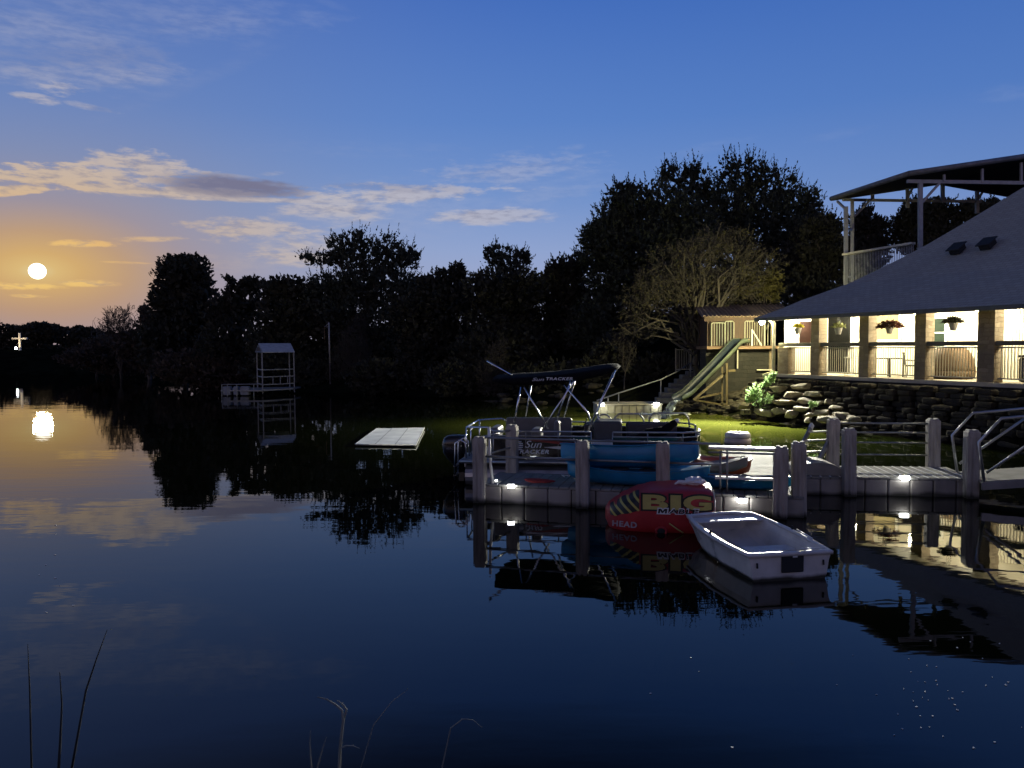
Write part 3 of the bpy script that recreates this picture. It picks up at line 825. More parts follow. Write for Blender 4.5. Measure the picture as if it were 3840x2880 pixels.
# bench with a high shelf rail at the corner of the dock
bench = thing('dock_bench', 'pale plank bench with a raised shelf plank at the dock corner behind the dinghy', 'bench', DP(5.45, .15))
def plank(u0, u1, v, z, w, name, m=M_white):
    mb = MB().beam(DP(u0, v, z), DP(u1, v, z), w, .045)
    return mb.build(name, m, bench, bevel=.008)
plank(4.85, 6.02, .22, DZ + .30, .30, 'seat')
plank(4.72, 6.0, .42, DZ + .86, .32, 'shelf')
for u in (4.95, 5.08, 5.95):
    MB().tube([DP(u, .12, DZ), DP(u, .12, DZ + .83)], .022, 8).build('leg', M_pipe, bench, smooth=True)
for z in (.36, .80):
    MB().tube([DP(4.72, .08, DZ + z), DP(6.0, .06, DZ + z)], .018, 8).build('rail', M_pipe, bench, smooth=True)

# walkway to the shore
W0 = Vector((6.05, 16.86, 0)); WU = Vector((.9885, -.125, 0)).normalized(); WV = Vector((-WU.y, WU.x, 0)); RZW = math.atan2(WU.y, WU.x)
def WP(u, v, z=DZ): return W0 + WU * u + WV * v + Vector((0, 0, z))
walk = thing('walkway_dock', 'grey planked floating walkway with four posts and pipe rails leading to the ramp', 'dock', WP(0, 0, 0))
fm = MB(); blocks(fm, W0, WU, WV, .25, 4.0, 0, 1.62, -.15, DZ - .05); fm.build('float', M_float, walk, bevel=.03)
dm = MB()
for i in range(19): rot_prism(dm, W0, WU, WV, .12 + 3.86 * i / 19 + .009, .12 + 3.86 * (i + 1) / 19 - .009, 0, 1.62, DZ - .046, DZ)
for i in range(19):
    for q in (.05, .1, .15): rot_prism(dm, W0, WU, WV, .12 + 3.86 * i / 19 + q - .008, .12 + 3.86 * i / 19 + q + .008, .02, 1.6, DZ, DZ + .004)
dm.build('deck', M_deck, walk)
rib = MB()
for i in range(1, 19): rot_prism(rib, W0, WU, WV, .12 + 3.86 * i / 19 - .012, .12 + 3.86 * i / 19 + .012, .01, 1.61, DZ - .01, DZ + .010)
rib.build('deck_ribs', M_white, walk)
for (u, v), h in zip([(1.3, -.06), (1.42, 1.66), (3.78, -.06), (3.7, 1.66)], (1.44, 1.5, 1.42, 1.5)):
    dock_post(walk, WP(u, v, 0), h, RZW)
for z in (1.02, .80, .56, .27):
    rails(walk, [(WP(1.5, 1.66, DZ + z), WP(3.6, 1.66, DZ + z))], r=.02)
# solid grey dome put in for a rounded shadow on the walkway deck
hc = MB(); rr = []
for j in range(13):
    a = math.pi * j / 12
    rr.append(WP(.72 - .55 * math.cos(a), 0, DZ + .0 + .30 * math.sin(a)))
hc.loft([[p + WV * .1 for p in rr], [p + WV * 1.0 for p in rr]], closed=True)
hc.build('shadow_dome', M_float, walk, bevel=.02)

# gangway ramp at the right
ramp = thing('gangway', 'metal gangway ramp with sloping double handrails at the right edge', 'ramp', Vector((10.0, 16.4, 0)))
ra, rb_ = Vector((9.85, 15.95, .42)), Vector((14.6, 15.2, .86))
rw = Vector((.16, 1.25, 0))
mb = MB(); mb.add([ra, rb_, rb_ + rw, ra + rw, ra - Vector((0, 0, .06)), rb_ - Vector((0, 0, .06)), rb_ + rw - Vector((0, 0, .06)), ra + rw - Vector((0, 0, .06))], [(0, 1, 2, 3), (7, 6, 5, 4), (0, 4, 5, 1), (1, 5, 6, 2), (2, 6, 7, 3), (3, 7, 4, 0)])
mb.build('ramp_deck', M_deck, ramp)
for off in (Vector((0, 0, 0)), rw):
    b = ra + off; e = rb_ + off
    MB().beam(b + Vector((-.05, 0, -.1)), e + Vector((0, 0, -.1)), .06, .16).build('side_beam', M_alu, ramp)
    MB().tube([b + Vector((.0, 0, 0)), b + Vector((-.13, 0, .82)), b + Vector((.30, -.04, 1.32)), e + Vector((0, 0, 1.35))], .032, 8).build('handrail', M_alu, ramp, smooth=True)
    MB().tube([b + Vector((.05, 0, .18)), b + Vector((.95, -.13, .88)), b + Vector((1.35, -.2, 1.2))], .03, 8).build('brace', M_alu, ramp, smooth=True)
    MB().tube([b + Vector((1.9, -.3, .12)), b + Vector((1.9, -.3, 1.42))], .028, 8).build('upright', M_alu, ramp, smooth=True)

# raised swim ladder beside the walkway
lad = thing('swim_ladder', 'raised grey swim ladder with flat treads leaning up between the docks', 'ladder', P(3040, 1790, 18.0) * 1.0)
s0, s1 = P(3045, 1778, 17.9), P(3138, 1590, 18.5)
offl = Vector((-.50, .25, -.05))
for o_ in (Vector((0, 0, 0)), offl):
    MB().beam(s0 + o_, s1 + o_, .05, .11).build('stringer', M_alu, lad, bevel=.008)
    MB().beam(s1 + o_ - (s1 - s0).normalized() * .10, s1 + o_ + (s1 - s0).normalized() * .03, .06, .125).build('end_cap', M_white, lad, bevel=.01)
for t in (.22, .45, .68, .86):
    c = s0.lerp(s1, t)
    MB().beam(c, c + offl, .15, .035).build('tread', M_alu, lad, bevel=.006)

# ------------------------------------------------------------------ little dock lights
def dock_light(p, label, r=1.0, group='small white lights along the docks'):
    t = thing('dock_light', label, 'light', p, group=group)
    MB().box((0, 0, 0), (.10 * r, .07 * r, .012), ).box((0, 0, .055 * r), (.11 * r, .08 * r, .018)).build('housing', M_alu, t, local=True, bevel=.004)
    MB().box((0, -.012 * r, .022 * r), (.10 * r, .075 * r, .052 * r)).build('lens', M_led, t, local=True)
    return t
dock_light(DP(.72, -.03, DZ - .04), 'small white light on the dock edge beside the left corner post', 1.35)
dock_light(DP(5.35, -.05, .27), 'small white light low on the dock side between the red tube and the dinghy', 1.5)
dock_light(WP(2.45, -.03, DZ - .02), 'small white light on the front edge of the planked walkway', 1.5)
dock_light(WP(4.02, .55, DZ + .02), 'small white light behind the right walkway post', .8)
dock_light(DP(.30, .32, DZ + .02), 'dim small light at the foot of the left corner post', .45)
for nm, px, py, Y, l in (('a', 2257, 1521, 37.3, 'left small white light on the beige landing'), ('b', 2461, 1519, 37.6, 'right small white light on the beige landing near the slide')):
    dock_light(P(px, py, Y), l, 2.3)

# ------------------------------------------------------------------ kayaks
def kayak_mesh(L, Wd, H, seg=30, pw=2.6):
    hull, rim = MB(), MB()
    rings = []
    rimL, rimR = [], []
    for i in range(seg + 1):
        t = -1 + 2 * i / seg
        w = Wd / 2 * max(.03, (1 - abs(t) ** pw)) ** .62
        top = H * (.80 + .30 * t * t); bot = H * .42 * abs(t) ** 4
        r = []
        for j in range(22):
            a = 2 * math.pi * j / 22
            ca, sa = math.cos(a), math.sin(a)
            e = .75
            yy = w * math.copysign(abs(ca) ** e, ca)
            if sa >= 0: zz = top + (H * .07) * sa ** .8 - (.10 * H if abs(ca) < .72 and abs(t) < .72 else 0)
            else: zz = top + (top - bot) * -abs(sa) ** .8
            # keel grooves
            if sa < -.2: zz += .012 * math.cos(a * 9)
            r.append((t * L / 2, yy, zz))
        rings.append(r)
        rimL.append((t * L / 2, -w - .006, top + .006)); rimR.append((t * L / 2, w + .006, top + .006))
    hull.loft(rings)
    rim.tube(rimL + rimR[::-1], .016, 6, closed=True)
    return hull, rim
def kayak(name, label, M4, L, Wd, H, m, group=None):
    t = bpy.data.objects.new(name, None); col.objects.link(t); t.matrix_world = M4; t.empty_display_size = .2
    tag(t, label, 'kayak', group)
    h, r = kayak_mesh(L, Wd, H)
    h.build('hull', m, t, local=True, smooth=True, subsurf=1)
    r.build('rim', m, t, local=True, smooth=True)
    MB().tube([(-L * .47, 0, H * 1.1), (-L * .485, 0, H * 1.22), (-L * .455, 0, H * 1.22), (-L * .44, 0, H * 1.1)], .012, 6).build('carry_handle', M_rubber, t, local=True, smooth=True)
    MB().tube([(L * .47, 0, H * 1.1), (L * .485, 0, H * 1.22), (L * .455, 0, H * 1.22), (L * .44, 0, H * 1.1)], .012, 6).build('carry_handle', M_rubber, t, local=True, smooth=True)
    for x in (-.12 * L, .08 * L):
        MB().ball((x, 0, H * .80), (.2, Wd * .26, .035)).build('seat_well', M_dvinyl, t, local=True, smooth=True)
    return t
def TR(p, rz=0, ry=0, rx=0):
    return Matrix.Translation(p) @ Matrix.Rotation(rz, 4, 'Z') @ Matrix.Rotation(ry, 4, 'Y') @ Matrix.Rotation(rx, 4, 'X')
kayak('kayak', 'lower blue kayak of the two stacked on the dock', TR(DP(3.28, .56, DZ + .01), RZD, 0), 2.95, .80, .40, M_blue, 'blue kayaks on the dock')
kayak('kayak', 'upper blue kayak resting tilted on top of the stack', TR(DP(3.10, .54, DZ + .37), RZD, R(-2.0), R(-20)), 2.9, .78, .46, M_blue, 'blue kayaks on the dock')
kayak('kayak', 'blue kayak lying alone under the plank bench', TR(DP(5.35, .62, DZ + .005), RZD), 2.0, .62, .26, M_blue, 'blue kayaks on the dock')
kayak('kayak', 'taupe kayak lying raised behind the right ends of the stacked blue kayaks', TR(DP(4.35, 1.35, DZ + .10), RZD + R(4), R(-7)), 2.4, .62, .26, mat('taupe_plastic', (.26, .20, .165), .4, var=.2))

# orange raft
raft = thing('sled_raft', 'orange plastic sled raft with raised pale rim lying on the dock', 'raft', DP(5.0, 2.6), RZD)
M_or = mat('orange_plastic', (.42, .085, .025), .3, var=.2)
mb = MB(); rings = []
for k, (sx, z) in enumerate(((.80, 0), (.95, .03), (1.0, .15), (1.02, .26), (.97, .29), (.88, .27), (.8, .15), (.6, .10))):
    rings.append([(.62 * sx * math.copysign(abs(math.cos(a)) ** .7, math.cos(a)), .42 * sx * math.copysign(abs(math.sin(a)) ** .7, math.sin(a)), z + .05 * math.cos(a) ** 2) for a in [2 * math.pi * j / 28 for j in range(28)]])
mb.loft(rings).build('tub', M_or, raft, local=True, smooth=True)
mb = MB().tube([(.635 * math.copysign(abs(math.cos(a)) ** .7, math.cos(a)), .43 * math.copysign(abs(math.sin(a)) ** .7, math.sin(a)), .29 + .05 * math.cos(a) ** 2) for a in [2 * math.pi * j / 28 for j in range(28)]], .022, 6, closed=True)
mb.build('rim', mat('pale_orange', (.62, .36, .24), .25), raft, local=True, smooth=True)

# red line on the dock
mb = MB(); pts = []
for i in range(60):
    a = i * .42; r_ = .07 + .16 * i / 60 + .03 * math.sin(i * .9)
    pts.append(DP(1.25 + r_ * math.cos(a) * 1.6, .35 + r_ * math.sin(a) * .8, DZ + .012 + .001 * i))
o = mb.tube(pts, .011, 5).build('rope', mat('red_rope', (.30, .03, .03), .8), None, origin=DP(1.25, .35), smooth=True)
tag(o, 'loose coil of red rope lying on the dock near the left corner', 'rope')

# ------------------------------------------------------------------ pontoon boat
BO = Vector((1.75, 19.05, 0)); BR = R(-8)
boat = thing('pontoon_boat', 'black pontoon boat with folded dark canopy moored behind the dock', 'boat', BO, BR)
def bb(mb, name, m, parent=boat, **kw): return mb.build(name, m, parent, local=True, **kw)
for y in (-.9, .9):
    mb = MB(); rings = []
    for x, r_, dz in ((-2.75, .30, 0), (1.9, .30, 0), (2.3, .25, .04), (2.6, .14, .12), (2.75, .04, .18)):
        rings.append([(x, y + r_ * math.cos(a), .2 + dz + r_ * math.sin(a)) for a in [2 * math.pi * j / 20 for j in range(20)]])
    bb(mb.loft(rings), 'pontoon', M_alu, smooth=False)
outl = [(-2.85, -1.2), (2.45, -1.2), (2.75, -1.0), (2.85, -.6), (2.85, .6), (2.75, 1.0), (2.45, 1.2), (-2.85, 1.2)]
bb(MB().prism(outl, .52, .62), 'deck', M_vinyl, bevel=.015)
bb(MB().tube([(x, y, .57) for x, y in [(a * 1.008, b * 1.012) for a, b in outl]], .035, 8, closed=True), 'rub_rail', M_alu, smooth=True)
# side panels
def fence_path(side):
    return [(-2.05, side * 1.18), (.25, side * 1.18)], [(.75, side * 1.18), (2.35, side * 1.18), (2.68, side * .98), (2.78, side * .62), (2.78, side * .3)]
for sd in (-1, 1):
    for path in fence_path(sd):
        mb = MB()
        for (x1, y1), (x2, y2) in zip(path[:-1], path[1:]):
            mb.beam((x1, y1, .92), (x2, y2, .92), .03, .52)
        bb(mb, 'fence_panel', M_gloss)
        for z in (1.30, 1.19, .655):
            mb = MB().tube([(x, y, z) for x, y in path], .022 if z > 1.25 else .016, 8)
            bb(mb, 'fence_rail', M_alu, smooth=True)
        mb = MB()
        for (x1, y1), (x2, y2) in zip(path[:-1], path[1:]):
            k = max(1, round(math.hypot(x2 - x1, y2 - y1) / .78))
            for i in range(k + 1):
                x, y = x1 + (x2 - x1) * i / k, y1 + (y2 - y1) * i / k
                mb.tube([(x, y, .62), (x, y, 1.30)], .017, 6)
        bb(mb, 'fence_uprights', M_alu, smooth=True)
# arched rails at the bow on the far side and round the gate
for x0, x1, y, z0, z1 in ((.75, 1.55, 1.18, 1.2, 1.52), (1.65, 2.7, 1.15, 1.2, 1.55), (.3, .72, 1.18, 1.2, 1.5)):
    bb(MB().tube([(x0, y, z0), (x0 + .03, y, z1 - .12), (x0 + .14, y, z1), (x1 - .14, y, z1), (x1 - .03, y, z1 - .12), (x1, y, z0)], .022, 8), 'bow_rail', M_alu, smooth=True)
# swooshes and badge on the near side
Msil = mat('silver_decal', (.55, .55, .56), .35, metal=.3); Mred = mat('red_decal', (.20, .015, .012), .4)
def swoosh(pts, m, name):
    mb = MB(); n = len(pts)
    up = [(x, -1.1985, z0) for x, z0, z1 in pts]; dn = [(x, -1.1985, z1) for x, z0, z1 in pts]
    mb.loft([[a, b] for a, b in zip(up, dn)], cap=False, closed=False)
    o = bb(mb, name, m); s = o.modifiers.new('t', 'SOLIDIFY'); s.thickness = .003; s.offset = 0
swoosh([(-1.75, 1.10, 1.09), (-1.2, 1.15, 1.12), (-.5, 1.13, 1.09), (.2, 1.08, 1.06)], Msil, 'swoosh')
swoosh([(-1.2, 1.10, 1.09), (-.7, 1.09, 1.03), (-.1, 1.04, .97), (.24, 1.0, .96)], Mred, 'red_swoosh')
swoosh([(-.85, .935, .93), (-.5, .96, .89), (-.1, .95, .87), (.24, .91, .85)], Msil, 'swoosh')
swoosh([(-2.0, .70, .685), (.24, .70, .685)], Msil, 'pinstripe')
swoosh([(-2.0, .675, .667), (.24, .675, .667)], Msil, 'pinstripe')
TX = Matrix.Rotation(R(90), 4, 'X')
textmesh('Sun', .40, .17, Matrix.Translation((-1.10, -1.201, 1.00)) @ TX, M_letter, 'lettering', boat, .002, .0, .35)
textmesh('TRACKER', .80, .10, Matrix.Translation((-1.13, -1.201, .825)) @ TX, M_letter, 'lettering', boat, .002, .022, .22)
mb = MB()
for k in range(5):
    zz = -.09 + .045 * k; hw = math.sqrt(max(.0, .125 ** 2 - zz ** 2)); mb.box((-1.47, -1.2, .97 + zz), (2 * hw, .004, .026))
bb(mb, 'emblem', M_letter)
# seats, console
def cushion(c, d, name, m=M_vinyl, r=.06): return bb(MB().box(c, d), name, m, bevel=r)
cushion((-1.85, -.72, .80), (.55, .78, .34), 'lounge_seat'); cushion((-2.05, -.72, 1.14), (.22, .80, .48), 'lounge_backrest')
cushion((-1.35, -.72, .80), (.46, .78, .34), 'lounge_seat'); cushion((-1.05, -.80, 1.12), (.24, .60, .46), 'lounge_backrest')
cushion((-1.2, .74, .80), (1.7, .70, .34), 'sofa_seat'); cushion((-1.2, 1.02, 1.18), (1.75, .18, .50), 'sofa_backrest')
cushion((1.75, .72, .80), (1.3, .70, .34), 'bow_seat', M_dvinyl); cushion((1.75, -.76, .80), (1.3, .66, .34), 'bow_seat', M_dvinyl)
cushion((1.72, 1.0, 1.14), (1.3, .18, .40), 'bow_backrest', M_dvinyl)
cushion((.30, .55, .98), (.55, .80, .72), 'console', mat('console_black', (.02, .02, .022), .35, coat=.4), .05)
cushion((.62, .45, 1.18), (.70, .9, .50), 'console_backrest', M_dvinyl, .06)
cushion((-.42, .35, .95), (.45, .48, .14), 'captain_seat'); cushion((-.66, .35, 1.2), (.14, .46, .44), 'captain_backrest')
bb(MB().tube([(-.42, .35, .62), (-.42, .35, .9)], .05, 10), 'captain_pedestal', M_alu, smooth=True)
wh = MB().tube([(.02 + .07 * math.sin(a), .45 + .19 * math.cos(a), 1.30 + .17 * math.sin(a)) for a in [2 * math.pi * j / 20 for j in range(20)]], .016, 6, closed=True)
for a in (.5, 2.6, 4.7): wh.tube([(.03, .45, 1.30), (.02 + .07 * math.sin(a), .45 + .19 * math.cos(a), 1.30 + .17 * math.sin(a))], .012, 5)
wh.tube([(.03, .45, 1.3), (.16, .45, 1.26)], .02, 6)
bb(wh, 'steering_wheel', M_rubber, smooth=True)
gl = bpy.data.materials.new('smoked_glass'); gl.use_nodes = True
gb = gl.node_tree.nodes['Principled BSDF']; gb.inputs['Transmission Weight'].default_value = .85; gb.inputs['Roughness'].default_value = .03; gb.inputs['Base Color'].default_value = (.55, .6, .55, 1)
bb(MB().box((.40, .5, 1.46), (.02, .62, .30), M=Matrix.Rotation(R(-24), 3, 'Y')), 'windscreen', gl, bevel=.006)
bb(MB().tube([(.47, .19, 1.31), (.34, .19, 1.6), (.34, .81, 1.6), (.47, .81, 1.31)], .014, 6), 'windscreen_frame', M_steel, smooth=True)
bb(MB().ball((.63, .2, 1.30), (.09, .08, .09)), 'speaker_light', M_white, smooth=True)
bb(MB().box((.55, -.2, .93), (.62, .45, .10), rz=.15), 'cooler_lid', M_white, bevel=.03)
bb(MB().box((.55, -.2, .76), (.60, .43, .26), rz=.15), 'cooler', M_vinyl, bevel=.03)
# folded sail-like cover on the bow seat
bb(MB().tube([(1.25, .1, .98), (1.6, .1, 1.12), (2.0, .15, 1.20), (2.28, .2, 1.42)], [.05, .13, .12, .08], 10), 'rolled_cover', M_black, smooth=True)
bb(MB().ball((2.31, .2, 1.44), .06), 'cover_end', M_white, smooth=True)
# canopy folded low on its bows
mb = MB(); rings = []
prof = [(-2.25, 2.52, .05), (-1.6, 2.44, .16), (-1.0, 2.42, .20), (-.2, 2.49, .20), (.5, 2.66, .16), (.95, 2.80, .05)]
def canopy_ring(x, z, h):
    r = []
    for j in range(15):
        y = -1.16 + 2.32 * j / 14; r.append((x, y, z + h + .10 * math.cos(y * 1.25) - .06))
    for j in range(15):
        y = 1.16 - 2.32 * j / 14; r.append((x, y, z - .05 + .03 * math.sin(j * 2.1 + x * 3)))
    return r
for x, z, h in prof: rings.append(canopy_ring(x, z, h))
bb(mb.loft(rings), 'canopy', M_black, smooth=True, subsurf=1)
textmesh('Sun', .28, .075, Matrix.Translation((-.98, -1.20, 2.53)) @ TX, M_letter, 'lettering', boat, .002, 0, .35)
textmesh('TRACKER', .62, .068, Matrix.Translation((-.48, -1.205, 2.545)) @ TX, M_letter, 'lettering', boat, .002, .02, .22)
for pts in (((-1.40, -1.15, 2.35), (-1.57, -1.15, 1.40)), ((-1.32, -1.15, 2.35), (-.75, -1.15, 1.36)), ((-.22, -1.12, 2.52), (-.55, -1.12, 1.60)), ((-.15, -1.12, 2.5), (-.9, -1.12, 1.32)),
            ((-.38, -1.12, 2.40), (.17, -1.12, 1.75), (.32, -1.12, 1.32)), ((.82, -1.1, 2.74), (.18, -1.14, 1.32)),
            ((-1.40, 1.15, 2.35), (-1.57, 1.15, 1.40)), ((-.22, 1.12, 2.52), (-.55, 1.12, 1.40)), ((.82, 1.1, 2.74), (.18, 1.14, 1.32)), ((-2.3, -.6, 2.96), (-1.66, -.6, 2.58))):
    bb(MB().tube(list(pts), .022, 8), 'canopy_pole', M_steel, smooth=True)
# stern rail, boarding ladder, motor
bb(MB().tube([(-2.06, -1.18, 1.3), (-2.2, -1.1, 1.38), (-2.75, -.9, 1.36), (-2.8, .9, 1.36), (-2.2, 1.1, 1.38), (-2.06, 1.18, 1.3)], .024, 8), 'stern_rail', M_steel, smooth=True)
for y in (-.9, -.3, .9): bb(MB().tube([(-2.77, y, .62), (-2.77, y, 1.36)], .018, 8), 'stern_post', M_steel, smooth=True)
for y in (-1.0, -.62):
    bb(MB().tube([(-2.75, y, .6), (-2.78, y, 1.0), (-2.9, y, 1.06), (-3.02, y, .98), (-3.04, y, .1)], .02, 8), 'boarding_ladder_rail', M_steel, smooth=True)
for z in (.2, .42): bb(MB().beam((-3.04, -1.0, z), (-3.04, -.62, z), .06, .03), 'boarding_ladder_step', M_alu)
motor = bb(MB().loft([[(x0 + wx * math.copysign(abs(math.cos(a)) ** .6, math.cos(a)), .05 + wy * math.copysign(abs(math.sin(a)) ** .6, math.sin(a)), z) for a in [2 * math.pi * j / 20 for j in range(20)]]
    for x0, wx, wy, z in ((-3.10, .10, .08, .12), (-3.14, .16, .13, .30), (-3.22, .24, .19, .48), (-3.25, .30, .23, .62), (-3.26, .32, .24, .85), (-3.24, .29, .22, .99), (-3.20, .22, .17, 1.06))]), 'outboard_motor', M_gloss, smooth=True)
bb(MB().box((-3.08, .05, -.1), (.16, .09, .5)), 'motor_leg', M_gloss, motor, bevel=.02)
bb(MB().tube([(-3.24 + .31 * math.cos(a), .05 + .0 * a, .80 + .235 * math.sin(a)) for a in [R(-10 + 11 * j) for j in range(10)]], .012, 6), 'chrome_trim', M_steel, motor, smooth=True)
bb(MB().box((-2.92, .05, .42), (.14, .3, .34)), 'motor_bracket', M_alu, motor, bevel=.02)
textmesh('MERCURY', .34, .05, Matrix.Translation((-3.26, -.196, .74)) @ TX, mat('dim_letters', (.20, .20, .21), .5), 'lettering', motor, .003, .01, .1)

ml = MB().tube([BO + Matrix.Rotation(BR, 3, 'Z') @ Vector((-.15, -1.22, 1.15)), DP(1.98, 1.60, .62), DP(1.93, 1.50, .47)], .012, 6).tube([DP(1.93, 1.50, .47), DP(1.70, 1.3, .415), DP(1.5, 1.42, .412), DP(1.62, 1.2, .412)], .011, 6)
o = ml.build('mooring_line', M_white, None, origin=DP(1.93, 1.5), smooth=True)
tag(o, 'thin pale mooring line from the pontoon boat to the dock cleat', 'rope')
# ------------------------------------------------------------------ red inflatable tube
TO = G(2478, 2000); TO.y += .72; TO.x += .10; TO.z = 0; TRZ = R(-9)
tube_t = thing('towable_tube', 'big red inflatable towable tube with yellow letters floating before the dock', 'inflatable', TO, TRZ)
tube_t.scale = (1, 1, .81)
M_red = mat('red_nylon', (.42, .022, .024), .45, var=.2, scale=3, bump=.004)
LT = 1.95
def tube_ring(s, n=36, grow=0.0):
    x = -LT / 2 + LT * s
    def itp(tab):
        for (a, va), (b, vb) in zip(tab[:-1], tab[1:]):
            if a <= s <= b:
                f = (s - a) / (b - a); f = f * f * (3 - 2 * f); return va + (vb - va) * f
        return tab[-1][1]
    top = itp([(0, .36), (.03, .46), (.08, .53), (.18, .68), (.32, .82), (.46, .90), (.75, .94), (.95, .93), (.985, .88), (1, .74)])
    hw = itp([(0, .14), (.03, .34), (.10, .52), (.22, .64), (.4, .70), (.95, .70), (.985, .64), (1, .5)])
    bot = itp([(0, .12), (.05, -.06), (.12, -.14), (.95, -.14), (1, .05)])
    zc, hz = (top + bot) / 2, (top - bot) / 2
    r = []
    e = 2 / 5.0
    for j in range(n):
        a = 2 * math.pi * (j + .5) / n
        ca, sa = math.cos(a), math.sin(a)
        y = (hw + grow) * math.copysign(abs(ca) ** e, ca); z = (hz + grow) * math.copysign(abs(sa) ** e, sa)
        # waist seam between the lower ring and the backrest
        zz = zc + z
        y -= math.copysign(.030 * math.exp(-((zz - .24) / .035) ** 2), ca) if abs(ca) > .3 else 0
        r.append((x, y, zz))
    return r
SS = [0, .015, .03, .05, .08, .12, .16, .2, .25, .3, .36, .42, .5, .6, .7, .8, .9, .95, .97, .985, .995, 1]
bb(MB().loft([tube_ring(s) for s in SS]), 'body', M_red, tube_t, smooth=True)
bb(MB().tube([(p[0] + .004, p[1] * 1.004, p[2] * 1.004) for p in tube_ring(.978)], .012, 6, closed=True), 'piping', mat('pale_piping', (.55, .52, .42), .5), tube_t, smooth=True)
def patch(s0, s1, z0, z1, m, name, grow=.004):
    mb = MB(); rings = []
    k = 14
    for i in range(k + 1):
        s = s0 + (s1 - s0) * i / k
        rg = tube_ring(s, 96, grow)
        near = [p for p in rg if p[1] < 0 and z0 <= p[2] <= z1]
        near.sort(key=lambda p: p[2])
        # resample to a fixed count
        q = []
        for jj in range(16):
            f = jj / 15 * (len(near) - 1); a = int(min(f, len(near) - 2)); t = f - a
            q.append(tuple(near[a][c] * (1 - t) + near[a + 1][c] * t for c in range(3)))
        rings.append(q)
    mb.loft(rings, cap=False, closed=False)
    return bb(mb, name, m, tube_t, smooth=True)
ms = bpy.data.materials.new('yellow_black_stripes'); ms.use_nodes = True
T = NT(ms.node_tree); b = ms.node_tree.nodes['Principled BSDF']
tc = T.n('ShaderNodeTexCoord'); sx, sy, sz = (lambda n: (T.l(tc.outputs['Object'], n.inputs[0]), n.outputs)[1])(T.n('ShaderNodeSeparateXYZ'))
ph = T.m('ADD', T.m('MULTIPLY', sx, 34), T.m('MULTIPLY', sz, 30))
T.l(T.ramp(T.m('SINE', ph), [(.46, (.010, .010, .010)), (.54, (.50, .40, .08))]), b.inputs['Base Color']); b.inputs['Roughness'].default_value = .5
patch(.045, .315, .23, 1.0, ms, 'striped_panel')
Myel = mat('yellow_print', (.55, .46, .13), .5, var=.12, scale=6); Mblk = mat('black_print', (.012, .012, .012), .5)
def tt(body, w, h, x, z, m, name, off, shear, dy, rz=0):
    return textmesh(body, w, h, Matrix.Translation((x, -.70 - dy, z)) @ Matrix.Rotation(rz, 4, 'Z') @ TX, m, name, tube_t, .003, off, shear)
for ch, x, w in (('B', -.08, .44), ('I', .27, .18), ('G', .64, .48)):
    tt(ch, w + .07, .40, x, .675, Mblk, 'lettering_outline', .05, 0, .002)
    tt(ch, w, .325, x, .675, Myel, 'lettering', .04, 0, .006)
def flat_letter(pts, x, z, w, h, dy, m, name):
    mb = MB(); q = [(x + (px - .5) * w + .12 * (pz - .5) * h, z + (pz - .5) * h) for px, pz in pts]; n = len(q)
    mb.add([(a, -.70 - dy, b) for a, b in q] + [(a, -.697 - dy, b) for a, b in q], [tuple(range(n)), tuple(range(n, 2 * n))[::-1]] + [(i, (i + 1) % n, (i + 1) % n + n, i + n) for i in range(n)])
    bb(mb, name, m, tube_t)
M_PTS = [(0, 0), (0, 1), (.30, 1), (.5, .48), (.70, 1), (1, 1), (1, 0), (.79, 0), (.79, .64), (.58, .08), (.42, .08), (.21, .64), (.21, 0)]
flat_letter([(-.14, -.22), (-.14, 1.22), (.38, 1.22), (.5, .9), (.62, 1.22), (1.16, 1.22), (1.16, -.22)], .045, .485, .15, .10, .010, M_letter, 'lettering_outline')
flat_letter(M_PTS, .045, .485, .15, .10, .014, Mblk, 'lettering')
tt('ABLE', .55, .142, .405, .485, M_letter, 'lettering_outline', .055, .12, .010)
tt('ABLE', .50, .10, .405, .485, Mblk, 'lettering', .022, .12, .014)
tt('HEAD', .46, .13, -.62, .15, mat('pinkish_print', (.45, .36, .38), .5), 'lettering', .03, .05, -.075, R(-17))
bb(MB().tube([(.02 + .09 * math.cos(a), -.712, .04 + .09 * math.sin(a)) for a in [2 * math.pi * j / 18 for j in range(18)]], .022, 6, closed=True), 'handle_ring', M_red, tube_t, smooth=True)
bb(MB().ball((.02, -.70, .04), (.08, .02, .08)), 'handle_cup', M_rubber, tube_t, smooth=True)
bb(MB().tube([(.16, -.715, .22), (.30, -.725, .10), (.40, -.72, .02)], .014, 6), 'strap', Myel, tube_t, smooth=True)
# crumpled white bag resting on the tube
bag = thing('plastic_bag', 'crumpled white plastic bag lying on top of the red tube', 'bag', TO + Vector((.62, -.15, .757)))
mb = MB(); rings = []
for i in range(1, 10):
    th = math.pi * i / 10
    rings.append([(.20 * math.sin(th) * math.cos(a) * (1 + .45 * noise.noise(Vector((math.cos(a) * 2, math.sin(a) * 2, th * 2)))), .14 * math.sin(th) * math.sin(a) * (1 + .5 * noise.noise(Vector((math.cos(a) * 2.6, 4 + math.sin(a) * 2, th * 2)))), .06 - .08 * math.cos(th) * (1 + .6 * noise.noise(Vector((9 + math.cos(a) * 3, math.sin(a) * 3, th * 3))))) for a in [2 * math.pi * j / 18 for j in range(18)]])
mb.loft(rings).build('bag_body', M_white, bag, local=True)
mb = MB().tube([(-.15, 0, .03), (-.28, .02, .05), (-.36, 0, .01)], [.05, .035, .01], 6)
mb.build('bag_neck', M_white, bag, local=True)

